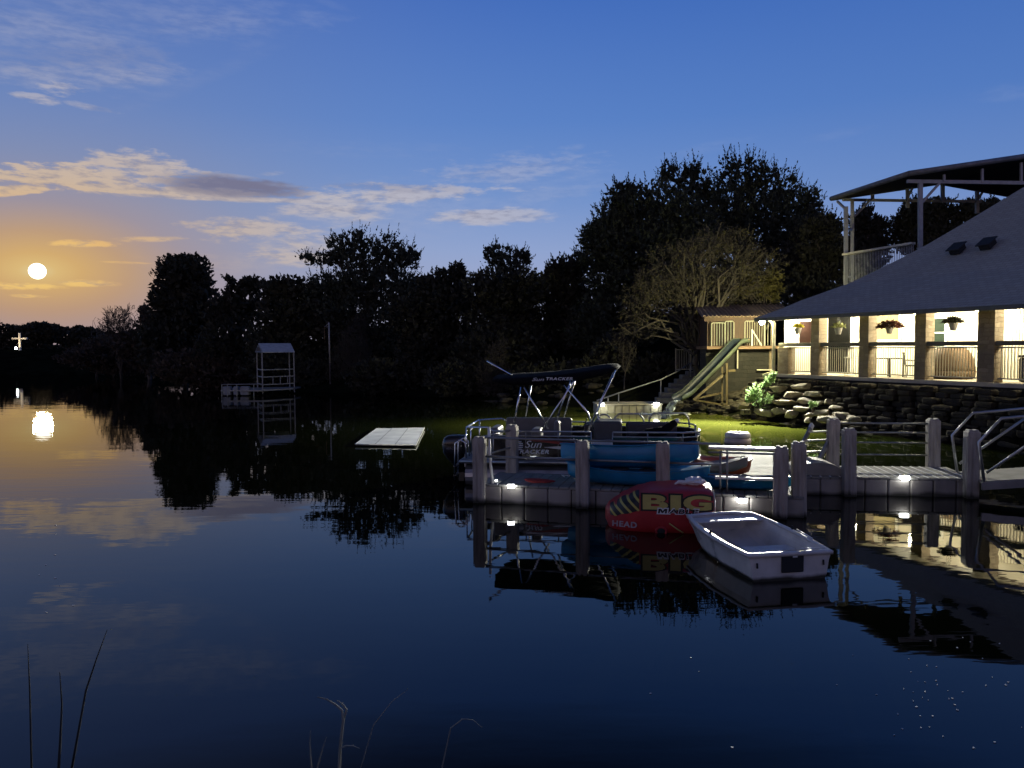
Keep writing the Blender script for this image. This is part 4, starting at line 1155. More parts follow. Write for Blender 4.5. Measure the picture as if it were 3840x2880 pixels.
# ------------------------------------------------------------------ white dinghy
sL, sR = G(2815, 2181), G(3108, 2171)
SM = (sL + sR) / 2
ax = Vector((-.165, 1, 0)).normalized()
rzd = math.atan2(ax.y, ax.x)
ding = thing('dinghy', 'small white open dinghy with a black motor plate on its transom', 'boat', Vector((SM.x, SM.y, 0)), rzd)
M_gel = mat('white_gelcoat', (.66, .62, .56), .3, var=.22, scale=2.6, bump=.003, coat=.3, stain=.10)
Ld = 2.26
def sec(x, inset, zadd):
    s = x / Ld
    hw = (.62 + .07 * math.sin(math.pi * min(1, s * 1.05)) - .05 * max(0, (s - .72) / .28) ** 2) - inset
    top = .385 + .055 * s ** 2
    bot = -.10 + .26 * max(0, (s - .55) / .45) ** 2 + zadd
    pts = [(-1.0, top), (-.985, top - .06), (-.955, top - .12), (-.90, bot + .16), (-.84, bot + .07), (-.74, bot + .015), (-.45, bot), (0, bot - .015)]
    pts = pts + [(-a, z) for a, z in pts[-2::-1]]
    return [(x, hw * a, z) for a, z in pts]
xs_ = [0, .1, .3, .6, 1.0, 1.4, 1.7, 1.95, 2.1, 2.2, Ld]
outer = [sec(x, 0, 0) for x in xs_]
def bow_curve(r, k):   # rounded pram bow in plan
    return [(x + k * (.10 * (1 - (y / .66) ** 2)) * max(0, (x / Ld - .5) * 2), y, z) for x, y, z in r]
outer = [bow_curve(r, 1) for r in outer]
inner = [bow_curve(sec(x, .045, .045), 1) for x in [.05] + xs_[1:-1] + [Ld - .06]]
bb(MB().loft(outer, cap=False, closed=False).add(outer[0], [tuple(range(15))]).add(outer[-1], [tuple(range(15))]), 'hull', M_gel, ding)
M_lin = mat('liner_gelcoat', (.62, .59, .56), .32, var=.22, scale=2.2, bump=.003, coat=.2)
bb(MB().loft(inner, cap=False, closed=False).add(inner[0], [tuple(range(15))]).add(inner[-1], [tuple(range(15))]), 'liner', M_lin, ding, smooth=False)
rim = [(x, y - .0, z) for x, y, z in [r[0] for r in outer]]
rim2 = [r[-1] for r in outer]
bowl = [(outer[-1][0][0] + .10 * (1 - (t * 2 - 1) ** 2) * .5, outer[-1][0][1] + (outer[-1][-1][1] - outer[-1][0][1]) * t, outer[-1][0][2] + .012) for t in (.25, .5, .75)]
mb = MB()
path = rim + bowl + rim2[::-1]
ringp = []
for i, p in enumerate(path):
    cx_ = Vector((1.1, 0, p[2])); d_ = (Vector(p) - cx_); d_.z = 0; d_.normalize(); p = Vector(p)
    ringp.append([p + d_ * .035 + Vector((0, 0, -.035)), p + d_ * .038 + Vector((0, 0, .008)), p + d_ * .0 + Vector((0, 0, .022)), p - d_ * .055 + Vector((0, 0, .018)), p - d_ * .06 + Vector((0, 0, -.02))])
ringp.append(ringp[0])
mb.loft(ringp, cap=False, closed=True)
bb(mb, 'gunwale', M_lin, ding, smooth=True)
bb(MB().box((2.05, 0, .405), (.30, 1.16, .03)), 'bow_thwart', M_lin, ding, bevel=.012)
bb(MB().box((1.0, 0, .17), (.30, 1.16, .035)), 'middle_thwart', M_lin, ding, bevel=.012)
bb(MB().box((.20, 0, .24), (.30, 1.08, .04)), 'stern_thwart', M_lin, ding, bevel=.015)
bb(MB().box((1.2, 0, -.03), (1.9, .10, .05)), 'keelson', M_lin, ding, bevel=.015)
bb(MB().box((-.012, -.03, .25), (.03, .33, .27)), 'motor_plate', M_rubber, ding, bevel=.01)
bb(MB().box((-.03, -.06, .34), (.008, .07, .022)), 'plate_label', M_white, ding)
for y in (-.50, .50):
    bb(MB().tube([(-.012, y, .27), (-.02, y, .20)], .014, 6), 'drain_fitting', M_rubber, ding, smooth=True)
for y in (-.70, .70):
    bb(MB().tube([(1.15, y * .97, .42), (1.15, y * .97, .48)], .018, 6), 'oarlock', M_rubber, ding, smooth=True)
bb(MB().tube([(.03, -.45, .42), (.05, -.2, .425)], .012, 6), 'stern_grip', M_white, ding, smooth=True)
oar = MB().tube([(.55, -.66, .425), (1.02, -.68, .45)], .012, 6)
bb(oar, 'side_grip', M_white, ding, smooth=True)

# ------------------------------------------------------------------ floats further out
fr = G(2776, 1664); fr.y += .3
ring = thing('float_ring', 'pale pinkish double ring float drifting in the green lit water', 'float', Vector((fr.x, fr.y, 0)))
M_pk = mat('pale_pink_vinyl', (.55, .42, .36), .35, var=.2)
def torus(R0, r, z, n=32):
    return MB().tube([(R0 * math.cos(a), R0 * math.sin(a), z) for a in [2 * math.pi * j / n for j in range(n)]], r, 12, closed=True)
torus(.32, .13, .06).build('lower_tube', M_pk, ring, local=True, smooth=True)
torus(.31, .12, .24).build('upper_tube', mat('pale_vinyl', (.62, .55, .50), .35), ring, local=True, smooth=True)
MB().ball((0, 0, .1), (.24, .24, .05)).build('floor', M_pk, ring, local=True, smooth=True)
ma_, mb_, mc_, md_ = G(1332, 1664, .09), G(1560, 1667, .09), G(1592, 1603, .09), G(1412, 1606, .09)
mp_ = (ma_ + mb_ + mc_ + md_) / 4
swim = thing('swim_mat', 'flat white rectangular swim platform floating alone left of the boat', 'float', Vector((mp_.x, mp_.y, 0)))
poly = [(p.x, p.y) for p in (ma_, mb_, mc_, md_)]
M_mat = mat('white_foam', (.80, .81, .76), .6, var=.22, scale=1.4, bump=.006, bscale=5)
MB().prism(poly, .045, .085).build('pad', M_mat, swim, bevel=.02)
MB().prism([((x - mp_.x) * .95 + mp_.x, (y - mp_.y) * .95 + mp_.y) for x, y in poly], -.06, .045).build('underside', M_rubber, swim)
gm2 = MB()
for t_ in (.33, .66):
    a_, b_ = Vector((*poly[0], .087)).lerp(Vector((*poly[1], .087)), t_), Vector((*poly[3], .087)).lerp(Vector((*poly[2], .087)), t_)
    gm2.beam(a_, b_, .025, .004)
gm2.build('panel_joint', mat('grey_joint', (.35, .35, .33), .7), swim)
eg = MB().tube([(x, y, .075) for x, y in poly], .018, 6, closed=True); eg.build('edge_trim', M_white, swim, smooth=True)
for px, py, lb, s in ((143, 1374, 'larger orange lit float on the far left water', 1.0), (175, 1378, 'smaller orange lit float on the far left water', .75)):
    g = G(px, py + 4); t = thing('marker_float', lb, 'float', Vector((g.x, g.y, 0)), group='orange floats on the far water')
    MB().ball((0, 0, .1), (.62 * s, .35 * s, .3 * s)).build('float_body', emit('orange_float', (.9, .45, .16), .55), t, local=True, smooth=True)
    MB().box((0, 0, .02), (1.0 * s, .6 * s, .1)).build('float_base', M_dvinyl, t, local=True, bevel=.03)

# lit cross on the far bank
cb_ = P(75, 1312, 128); cbz = ground_z(cb_.x, 128)
cross = thing('cross', 'tall white cross lit from below on the far left bank', 'cross', Vector((cb_.x, 128, cbz)))
M_x = mat('white_timber', (.8, .74, .6), .6, var=.1)
MB().box((0, 0, 1.42), (.30, .26, 2.9)).build('upright', M_x, cross, local=True, bevel=.02)
MB().box((-.73, 0, 1.95), (1.13, .22, .28)).box((.73, 0, 1.95), (1.13, .22, .28)).build('crossbar', M_x, cross, local=True, bevel=.02)
sp = Vector((cb_.x + .75, 125.8, cbz - .05))
spot = thing('spotlight', 'small white spotlight at the foot of the cross', 'light', sp)
MB().tube([(0, 0, 0), (0, 0, .3)], .05, 8).build('stake', M_rubber, spot, local=True)
MB().ball((0, 0, .38), (.17, .15, .20)).build('lens', M_led, spot, local=True, smooth=True)
lamp('SPOT', 'cross_spot', sp + Vector((-.1, .3, .7)), 240, (1, .80, .50), .1, Vector((cb_.x, 128, cbz + 1.6)), 70)

# ------------------------------------------------------------------ roofed swim tower
tw = thing('swim_tower', 'pale metal tower with a small gable roof on a floating deck off the shore', 'tower', Vector((-18.6, 55.0, 0)))
M_tw = mat('tower_metal', (.26, .27, .28), .5, metal=.2, var=.25)
def twp(px, py, dy=0): p = P(px, py, 55 + dy); return p
xl, xm, xr = P(926, 1400, 54).x, P(984, 1400, 54).x, P(1076, 1400, 54).x
zt = P(984, 1320, 54).z
f0, f1 = 54.0, 56.2
for x, y, zz in ((xl, f1, zt), (xm, f0, zt), (xr, f1 - .4, zt), (xm + 1.1, f1 + .6, zt)):
    MB().beam((x, y, .1), (x, y, zz), .07, .07, up=(0, 1, 0)).build('post', M_tw, tw)
rz0 = zt; rz1 = zt + .62
roof = MB()
a, b_, c = Vector((xl - .1, f1, rz0)), Vector((xm + .05, f0 - .1, rz0)), Vector((xr + .1, f1 - .5, rz0))
dlt = c - b_
ridge0 = (a + b_) / 2 + Vector((0, 0, .62))
rd = [b_, c, ridge0 + dlt, ridge0, a + dlt, a]
roof.add([p for p in rd] + [p + Vector((0, 0, -.05)) for p in rd], [(0, 1, 2, 3), (3, 2, 4, 5), (6, 9, 8, 7), (9, 11, 10, 8), (0, 6, 7, 1), (1, 7, 8, 2), (2, 8, 10, 4), (4, 10, 11, 5), (5, 11, 9, 3), (3, 9, 6, 0)])
roof.build('roof', mat('roof_sheet', (.42, .44, .48), .5, metal=.2, var=.2), tw)
gm_ = MB()
for i in range(7):
    t_ = i / 6; q = a.lerp(b_, t_); arch = math.sin(math.pi * t_) * .58
    if 0 < i < 6: gm_.tube([q, q + Vector((0, 0, arch * .85))], .03, 5)
gm_.tube([a.lerp(b_, i / 10) + Vector((0, 0, math.sin(math.pi * i / 10) * .40)) for i in range(11)], .035, 5)
gm_.tube([a, b_], .04, 5)
gm_.build('gable_frame', M_tw, tw)
for z in (P(984, 1387, 54).z, P(984, 1414, 54).z, .75):
    for p, q in (((xl, f1), (xm, f0)), ((xm, f0), (xr, f1 - .4))):
        MB().beam((*p, z), (*q, z), .05, .07).build('rail', M_tw, tw)
for x in (xm + .55, xm + .95, xm + 1.35):
    yy = f0 + (x - xm) / (xr - xm) * (f1 - .4 - f0)
    MB().tube([(x, yy, .75), (x, yy, P(984, 1414, 54).z)], .03, 5).build('baluster', M_tw, tw)
MB().prism([(P(836, 1470, 54).x, 53.6), (xm - .1, 53.4), (xr, 55.4), (xr, 57.5), (P(836, 1470, 54).x, 56.4)], .32, .42).build('platform', M_tw, tw)
for i, (px0, px1) in enumerate(((840, 870), (880, 898), (905, 938))):
    MB().box((P((px0 + px1) / 2, 1460, 53.9).x, 53.8, .35), ((px1 - px0) * .0186, .5, .62)).build('float', mat('pale_drum', (.22, .24, .28), .6), tw, bevel=.08)
mb = MB()
for px in (832, 853, 888, 952): mb.tube([P(px, 1441, 53.5), P(px, 1489, 53.5)], .03, 5)
mb.tube([P(832, 1442, 53.5), P(985, 1440, 53.5)], .03, 5)
mb.build('platform_rail', M_tw, tw)
# thin pole with a bracket on the shore
pb = P(1237, 1355, 58.5)
pole = thing('lamp_pole', 'thin white pole with a short angled arm standing before the dark shore', 'pole', Vector((pb.x, 58.5, P(1237, 1360, 58.5).z)))
pz0, pz1 = P(1237, 1362, 58.5), P(1233, 1210, 58.5)
M_gp = mat('grey_pole', (.30, .30, .30), .5)
MB().tube([pz0, pz1], .06, 8).build('shaft', M_gp, pole, smooth=True)
MB().tube([pz1 + Vector((0, 0, -.05)), pz1 + Vector((-.33, 0, -.30)), pz1 + Vector((0, 0, -.30))], .025, 6).build('arm', M_gp, pole, smooth=True)
MB().tube([pz1 + Vector((-.34, 0, -.32)), pz1 + Vector((-.34, 0, -1.3))], .02, 5).build('rope', M_wood, pole)
MB().tube([pz0 + Vector((0, 0, -1.6)), pz0], .06, 8).build('footing', M_bark, pole)

# ------------------------------------------------------------------ lake house with porch
HO = Vector((12.1, 34.4, 0)); Ht = Vector((.39, -.92, 0)).normalized(); Hn = Vector((-Ht.y, Ht.x, 0))   # along the front, and into the house
def HP(s, q, z): return HO + Ht * s + Hn * q + Vector((0, 0, z))
FZ = 2.0
house = thing('lake_house', 'lit lake house with grey hip roof, stone pillars and open railed porch', 'house', HO + Vector((0, 0, FZ)))
def hbox(mb, s0, s1, q0, q1, z0, z1):
    poly = [HP(s, q, 0) for s, q in ((s0, q0), (s1, q0), (s1, q1), (s0, q1))]
    return mb.prism([(p.x, p.y) for p in poly], z0, z1)
S1 = 19.0
hbox(MB(), -.35, S1, -.12, 9, FZ - .14, FZ).build('porch_floor', mat('porch_concrete', (.40, .36, .28), .7, var=.2, scale=2), house, bevel=.01)
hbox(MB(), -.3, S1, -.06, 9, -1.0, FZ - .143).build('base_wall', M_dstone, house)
COLS = [1.93, 4.48, 7.0, 9.5, 12.05, 14.6, 17.2]
for s in COLS:
    w = .23 if s < 9 else .30
    hbox(MB(), s - w, s + w, -.02, .44, FZ, 4.55).build('pillar', M_stone, house, bevel=.012)
hbox(MB(), -.28, .35, -.02, .40, FZ, 3.2).build('low_pier', M_stone, house, bevel=.012)
edges = [.35] + COLS
prev = .35
M_rail = mat('railing_paint', (.36, .34, .26), .5, var=.15)
M_beam = mat('rail_beam', (.09, .08, .06), .7, var=.3, bump=.004)
hbox(MB(), -.28, COLS[0] - .232, .02, .34, 3.225, 3.38).build('rail_beam', M_beam, house, bevel=.01)
for i, s in enumerate(COLS):
    lo = .35 if i == 0 else COLS[i - 1] + (.23 if COLS[i - 1] < 9 else .30); hi = s - (.23 if s < 9 else .30)
    if i: hbox(MB(), lo + .002, hi - .002, .02, .34, 3.225, 3.38).build('rail_beam', M_beam, house, bevel=.01)
    mb = MB(); k = int((hi - lo) / .105)
    for j in range(1, k):
        s_ = lo + (hi - lo) * j / k
        mb.beam(HP(s_, .18, FZ + .12), HP(s_, .18, 3.2), .022, .022, up=(0, 1, 0))
    for z in (FZ + .13, 3.16): mb.beam(HP(lo, .18, z), HP(hi, .18, z), .035, .045)
    mb.build('railing', M_rail, house)
hbox(MB(), -.4, S1, -.5, .5, 4.552, 4.72).build('porch_beam', M_brown, house)
hbox(MB(), -.4, S1, .5, 3.0, 4.60, 4.66).build('porch_ceiling', mat('ceiling_boards', (.62, .58, .48), .6, var=.15), house)
QW = 2.7
M_side = mat('white_siding', (.74, .70, .58), .6, var=.08, scale=2)
hbox(MB(), -.35, S1, QW, QW + .15, FZ, 4.6).build('back_wall', M_side, house)
mb = MB()
for j in range(90):
    s_ = 8.2 + j * .12
    if s_ < S1: hbox(mb, s_, s_ + .02, QW - .02, QW, FZ, 4.6)
mb.build('wall_battens', mat('grey_batten', (.34, .31, .25), .6), house)
M_dark_glass = mat('dark_glass', (.0012, .0014, .0014), .5, var=.2, spec=.05)
M_curt = mat('curtain', (.20, .165, .09), .85, var=.2, scale=1.0, bump=.02, stretch=(8, 8, .3))
M_curtw = mat('lit_room', (.75, .72, .58), .8, var=.1)
def window(s0, s1, z0, z1, pane, framem=M_white, sill=True, mull=True):
    mb = MB()
    for a, b, c, d in ((s0 - .09, s0, z0 - .09, z1 + .09), (s1, s1 + .09, z0 - .09, z1 + .09), (s0, s1, z1, z1 + .09), (s0, s1, z0 - .09, z0)):
        hbox(mb, a, b, QW - .06, QW - .001, c, d)
    if mull: hbox(mb, s0, s1, QW - .045, QW - .02, (z0 + z1) / 2 - .025, (z0 + z1) / 2 + .025)
    w = mb.build('window', framem, house)
    hbox(MB(), s0, s1, QW - .018, QW - .002, z0, z1).build('pane', pane, w)
    return w
def onwall(px):          # porch coordinate of a photo column on the back wall
    v = ray(px, 1300); o = HP(0, QW, 0)
    t = (o - CAM).dot(Hn) / v.dot(Hn)
    return (CAM + v * t - o).dot(Ht)
def wz(px, py):
    v = ray(px, py); o = HP(0, QW, 0); t = (o - CAM).dot(Hn) / v.dot(Hn)
    return (CAM + v * t).z
window(onwall(3106), onwall(3192), FZ + .05, wz(3150, 1180), M_dark_glass, mull=False)
window(onwall(3282), onwall(3372), wz(3330, 1274), wz(3330, 1175), M_curt)
window(onwall(3500), onwall(3545), wz(3520, 1300), wz(3520, 1195), mat('greenish_glass', (.014, .024, .018), .4, spec=.1))
hbox(MB(), onwall(3062) , onwall(3100), QW - .12, QW, FZ, 4.6).build('wall_pier', M_stone, house)
hbox(MB(), onwall(3236), onwall(3276), QW - .12, QW, FZ, 4.6).build('wall_pier', M_stone, house)
# side wall at the far left end and gutter downspout
hbox(MB(), -.35, -.2, .42, QW - .002, FZ, 4.6).build('end_wall', M_side, house)
mb = MB()
hbox(mb, -.198, -.16, 1.02, 1.10, 3.30, 4.45); hbox(mb, -.198, -.16, 2.0, 2.08, 3.30, 4.45); hbox(mb, -.198, -.16, 1.10, 2.0, 4.37, 4.45); hbox(mb, -.198, -.16, 1.10, 2.0, 3.30, 3.38)
w_ = mb.build('window', M_white, house)
hbox(MB(), -.197, -.18, 1.10, 2.0, 3.38, 4.37).build('pane', mat('maroon_panel', (.009, .0035, .0025), .6, spec=.1), w_)
M_spout = mat('downspout_paint', (.55, .52, .38), .5)
dsp = [HP(-.55, -.55, 4.55), HP(-.42, -.35, 4.42), HP(-.38, -.16, 4.30), HP(-.38, -.16, 2.15), HP(-.5, -.3, 2.0), HP(-.75, -.45, 1.92)]
mb = MB()
for a, b in zip(dsp[:-1], dsp[1:]): mb.beam(a, b, .13, .10)
mb.build('downspout', M_spout, house, bevel=.015)
# roof
E0 = HP(-.75, -.95, 4.50)
hd = (Hn + Ht).normalized()
def hip_point(px, py):
    """the hip edge rises inward at 45 degrees from the eave corner"""
    nrm = Vector((-hd.y, hd.x, 0)); v = ray(px, py)
    t = (E0 - CAM).dot(nrm) / v.dot(nrm)
    return CAM + v * t
hips = [E0] + [hip_point(*p) for p in ((2930, 1158), (3000, 1128), (3090, 1096), (3180, 1064), (3290, 1012), (3380, 968), (3480, 915), (3600, 845), (3720, 773), (3840, 701), (3960, 630))]
LR = 22.0
top = [p.copy() for p in hips]
rows = []
NR = 24
for p in hips:
    rows.append([p + Ht * LR * i / NR for i in range(NR + 1)])
rf = MB()
k = NR + 1
rf.v = [tuple(p) for r in rows for p in r]
rf.f = [(i * k + j, i * k + j + 1, (i + 1) * k + j + 1, (i + 1) * k + j) for i in range(len(rows) - 1) for j in range(NR)]
bvh = BVHTree.FromPolygons([Vector(v) for v in rf.v], rf.f)
# hip end facing away, underside and ridge cap
base = len(rf.v)
wl = [p + (Hn * ((p - E0).dot(Ht))) * 0 for p in hips]
endw = []
for p in hips:
    dq = (p - E0).dot(Hn)
    endw.append(p + Hn * (2 * (14 - dq)) if dq < 14 else p)
rf.v += [tuple(p) for p in endw]
for i in range(len(hips) - 1): rf.f.append((i * k, (i + 1) * k, base + i + 1, base + i))
ro = rf.build('roof', M_roof, house)
mb = MB()
for i in range(NR): mb.beam(E0 + Ht * (LR * i / NR) + Vector((0, 0, -.075)), E0 + Ht * (LR * (i + 1) / NR) + Vector((0, 0, -.075)), .05, .15)
mb.build('fascia', mat('fascia_dark', (.10, .095, .085), .6), house)
mb = MB(); mb.add([E0 + Vector((0, 0, -.12)), E0 + Ht * LR + Vector((0, 0, -.12)), E0 + Ht * LR + Hn * 1.0 + Vector((0, 0, .04)), E0 + Hn * 1.0 + Vector((0, 0, .04))], [(0, 1, 2, 3)])
so_ = mb.build('soffit', mat('soffit_boards', (.45, .42, .34), .6), house); sm = so_.modifiers.new('t', 'SOLIDIFY'); sm.thickness = .03
for px, py in ((3595, 946), (3708, 928)):
    v = ray(px, py); hit, nn, _, _ = bvh.ray_cast(CAM, v.normalized())
    if hit:
        if nn.z < 0: nn = -nn
        xax = Ht.copy(); zax = nn.normalized(); yax = zax.cross(xax).normalized(); xax = yax.cross(zax)
        Mx = Matrix((xax, yax, zax)).transposed()
        b_ = MB().box(hit + zax * .14, (.42, .46, .22), M=Mx).box(hit + zax * .27 , (.56, .60, .05), M=Mx)
        b_.build('roof_vent', mat('vent_black', (.015, .015, .016), .6), house, bevel=.03)

# lamps of the porch
M_globe = emit('globe_glow', (1, .90, .60), 38)
for s in (.45, 3.1, 5.7, 8.2, 10.8, 13.4):
    p = HP(s, 1.35, 4.52)
    l = MB().ball(p, (.13, .13, .09)); l.build('ceiling_lamp', M_globe, house, smooth=True)
    lamp('POINT', 'porch_lamp', p + Vector((0, 0, -.22)), 430 if s < 9 else 360, (1.0, .91, .63), .12)
fl = thing('flood_lamp', 'bright floodlight under the left corner of the porch roof', 'light', HP(-.55, -.62, 4.36))
fp = HP(-.55, -.62, 4.36)
MB().box((0, 0, .06), (.2, .2, .08)).build('bracket', M_rubber, fl, local=True, bevel=.02)
MB().ball((-.08, -.06, -.05), (.11, .11, .11)).build('bulb', emit('flood_glow', (1, .96, .84), 120), fl, local=True, smooth=True)
lamp('SPOT', 'flood', fp + Vector((-.22, -.16, -.12)), 20000, (1.0, .98, .85), .07, Vector((0, 20, .3)), 122, .6)
lamp('POINT', 'corner_lamp', HP(-.62, -.15, 4.26), 1700, (1.0, .92, .48), .10)

# hanging baskets
def basket(px, py, s_, q, label, plant, n, sz, pot_h=.26, spread=.3, droop=0):
    v = ray(px, py); o = HP(0, q, 0); t = (o - CAM).dot(Hn) / v.dot(Hn); p = CAM + v * t
    t_ = thing('hanging_basket', label, 'plant', p, group='hanging baskets along the porch')
    MB().loft([[(r_ * math.cos(a), r_ * math.sin(a), z) for a in [2 * math.pi * j / 16 for j in range(16)]] for r_, z in ((.09, -.24), (.15, 0), (.165, 0), (.165, .03), (.14, .03), (.1, .0))]).build('pot', mat('pot_grey', (.30, .28, .25), .6), t_, local=True)
    mb = MB()
    for a in (0, 2.1, 4.2): mb.tube([(.15 * math.cos(a), .15 * math.sin(a), .02), (0, 0, .55)], .006, 4)
    mb.tube([(0, 0, .55), (0, 0, 4.55 - p.z)], .006, 4)
    mb.build('hanger', M_rubber, t_, local=True)
    u = unit(nrs.normal(size=(n, 3))); u[:, 2] = np.abs(u[:, 2]) * .8 - droop
    c = u * (nrs.rand(n, 1) ** .5) * np.array([spread, spread, spread * .8]) + np.array([0, 0, .06])
    link('foliage', quads_mesh('foliage', leaf_quads(c, u + nrs.normal(size=u.shape) * .4, sz * nrs.uniform(.6, 1.3, n), sz * .35 * np.ones(n)), plant), t_)
M_yfl = leaf_mat('yellow_flowers', (.55, .50, .05)); M_dkfl = leaf_mat('dark_red_leaves', (.06, .022, .015)); M_pale = leaf_mat('pale_leaves', (.30, .32, .14))
basket(2992, 1232, 0, .1, 'yellow flowering basket hanging nearest the bright porch corner', M_yfl, 260, .13, spread=.24)
basket(3144, 1232, 0, .1, 'basket with pale upright leaves hanging before the dark door', M_pale, 120, .20, spread=.26)
basket(3335, 1228, 0, .1, 'wide trailing dark red basket hanging before the curtained window', M_dkfl, 520, .15, spread=.5, droop=.25)
basket(3575, 1214, 0, .1, 'dark bushy basket hanging in the bay with the greenish window', LEAF['dark'], 320, .15, spread=.34, droop=.1)

# porch furniture, seen through the railings
def chair(s, q, rz, label, m, hgt=.45, back=.95, arms=True):
    t = thing('patio_chair', label, 'chair', HP(s, q, FZ), rz + math.atan2(Ht.y, Ht.x), group='patio chairs on the porch')
    MB().box((0, 0, hgt), (.5, .48, .05)).build('seat', m, t, local=True, bevel=.015)
    mb = MB()
    for k in range(7): mb.beam((-.21 + .07 * k, .24, hgt), (-.21 + .07 * k, .33, back), .03, .02)
    mb.beam((-.25, .33, back), (.25, .33, back), .05, .05); mb.build('backrest', m, t, local=True)
    for x in (-.22, .22):
        for y in (-.22, .22): MB().tube([(x, y, 0), (x * .92, y * .92, hgt)], .018, 6).build('leg', m, t, local=True)
        if arms: MB().tube([(x * 1.12, -.2, hgt), (x * 1.12, -.2, hgt + .2), (x * 1.12, .27, hgt + .22)], .02, 6).build('arm', m, t, local=True)
M_wch = mat('white_chair_metal', (.7, .68, .6), .5); M_dch = mat('dark_chair_metal', (.05, .045, .04), .5)
chair(3.05, .9, 0.5, 'tall pale slatted bar chair behind the railing beside the second pillar', M_wch, .75, 1.15, False)
chair(5.45, 1.5, 2.4, 'dark patio chair right of the dark table beside the third pillar', M_dch)
chair(6.75, .8, 1.8, 'pale slatted chair in front of the round wicker seat', M_wch)
tb = thing('patio_table', 'dark square patio table behind the railing of the third bay', 'table', HP(4.72, 1.1, FZ), math.atan2(Ht.y, Ht.x))
MB().box((0, 0, .73), (.8, .8, .04)).build('tabletop', M_dch, tb, local=True, bevel=.01)
for x in (-.35, .35):
    for y in (-.35, .35): MB().box((x, y, .355), (.05, .05, .71)).build('leg', M_dch, tb, local=True)
wk = thing('wicker_daybed', 'round brown wicker daybed with a domed back behind the railing', 'daybed', HP(7.15, 1.45, FZ), math.atan2(Ht.y, Ht.x))
M_wick = mat('wicker', (.085, .05, .02), .8, var=.4, scale=12, bump=.01, bscale=60)
mb = MB(); rings = []
for i in range(9):
    th = math.pi / 2 * i / 8
    rings.append([(.82 * math.cos(th) ** .6 * math.cos(a), .7 * math.cos(th) ** .6 * math.sin(a), .25 + .95 * math.sin(th)) for a in [2 * math.pi * j / 24 for j in range(24)]])
mb.loft(rings).build('hood', M_wick, wk, local=True, smooth=True)
MB().loft([[(r_ * math.cos(a), r_ * .87 * math.sin(a), z) for a in [2 * math.pi * j / 24 for j in range(24)]] for r_, z in ((.70, 0), (.80, .1), (.84, .3))]).build('base', M_wick, wk, local=True, smooth=True)
blk = thing('storage_trunk', 'black lidded storage trunk behind the railing at the right edge', 'trunk', HP(10.95, .95, FZ), math.atan2(Ht.y, Ht.x))
MB().box((0, 0, .42), (1.5, .75, .8)).build('trunk_body', M_gloss, blk, local=True, bevel=.06)
MB().box((0, 0, .87), (1.56, .8, .09)).build('lid', M_dvinyl, blk, local=True, bevel=.03)

# ------------------------------------------------------------------ brown shed with corrugated roof beside the house
AY = 38.2
ax0, ax1 = P(2650, 1250, AY).x, P(2905, 1250, AY).x
az0 = P(2780, 1297, AY).z; az1 = P(2780, 1190, AY).z
shed = thing('shed', 'brown wooden shed with corrugated roof and pale railings left of the porch', 'shed', Vector(((ax0 + ax1) / 2, AY, az0)))
MB().box(((ax0 + ax1) / 2, AY + 1.6, (az0 + az1) / 2), (ax1 - ax0, .12, az1 - az0 + .3)).build('wall', M_brown, shed)
MB().box((ax0 + .1, AY + .8, (az0 + az1) / 2), (.12, 1.5, az1 - az0)).build('end_wall', M_brown, shed)
MB().box(((ax0 + ax1) / 2, AY + .6, az0 - .08), (ax1 - ax0 + .2, 2.2, .15)).build('deck', M_wood, shed)
for px in (2668, 2772, 2898):
    x = P(px, 1250, AY).x; w = .24 if px == 2772 else .12
    MB().box((x, AY, (az0 + az1) / 2), (w if px != 2772 else .62, .1, az1 - az0)).build('post', M_brown, shed, bevel=.01)
MB().box(((ax0 + ax1) / 2, AY - .05, az1 - .08), (ax1 - ax0 + .3, .12, .22)).build('fascia', M_brown, shed)
mb = MB()
n = 46; r0, r1 = [], []
for i in range(n * 2 + 1):
    x = ax0 - .35 + (ax1 - ax0 + 1.3) * i / (n * 2); dz = .05 * (1 if (i // 2) % 2 else 0)
    r0.append((x, AY - .45, az1 + .02 + dz)); r1.append((x + .35, AY + 2.8, az1 + .75 + dz))
mb.loft([r0, r1], cap=False, closed=False)
o = mb.build('roof', mat('rusty_sheet', (.22, .155, .11), .7, metal=.1, var=.4, scale=1.5), shed); s = o.modifiers.new('t', 'SOLIDIFY'); s.thickness = .02
def shed_rail(px0, px1, top_py, name='railing'):
    x0, x1 = P(px0, 1250, AY - .1).x, P(px1, 1250, AY - .1).x; zt_ = P(px0, top_py, AY - .1).z
    mb = MB(); k = max(2, int((x1 - x0) / .115))
    for i in range(1, k): mb.beam((x0 + (x1 - x0) * i / k, AY - .12, az0 + .02), (x0 + (x1 - x0) * i / k, AY - .12, zt_), .02, .02, up=(0, 1, 0))
    mb.tube([(x0, AY - .12, az0 - .1), (x0, AY - .12, zt_ - .05), (x0 + .06, AY - .12, zt_), (x1 - .06, AY - .12, zt_), (x1, AY - .12, zt_ - .05), (x1, AY - .12, az0 - .1)], .026, 6)
    mb.build(name, M_rail, shed)
shed_rail(2668, 2718, 1211); shed_rail(2719, 2751, 1205); shed_rail(2793, 2866, 1204); shed_rail(2868, 2902, 1203)
MB().beam(P(2820, 1236, AY - .25), P(2856, 1296, AY - .25), .06, .05).beam(P(2820, 1236, AY - .25), P(2820, 1300, AY - .25), .06, .05, up=(0, 1, 0)).build('leaning_brace', M_cream, shed)
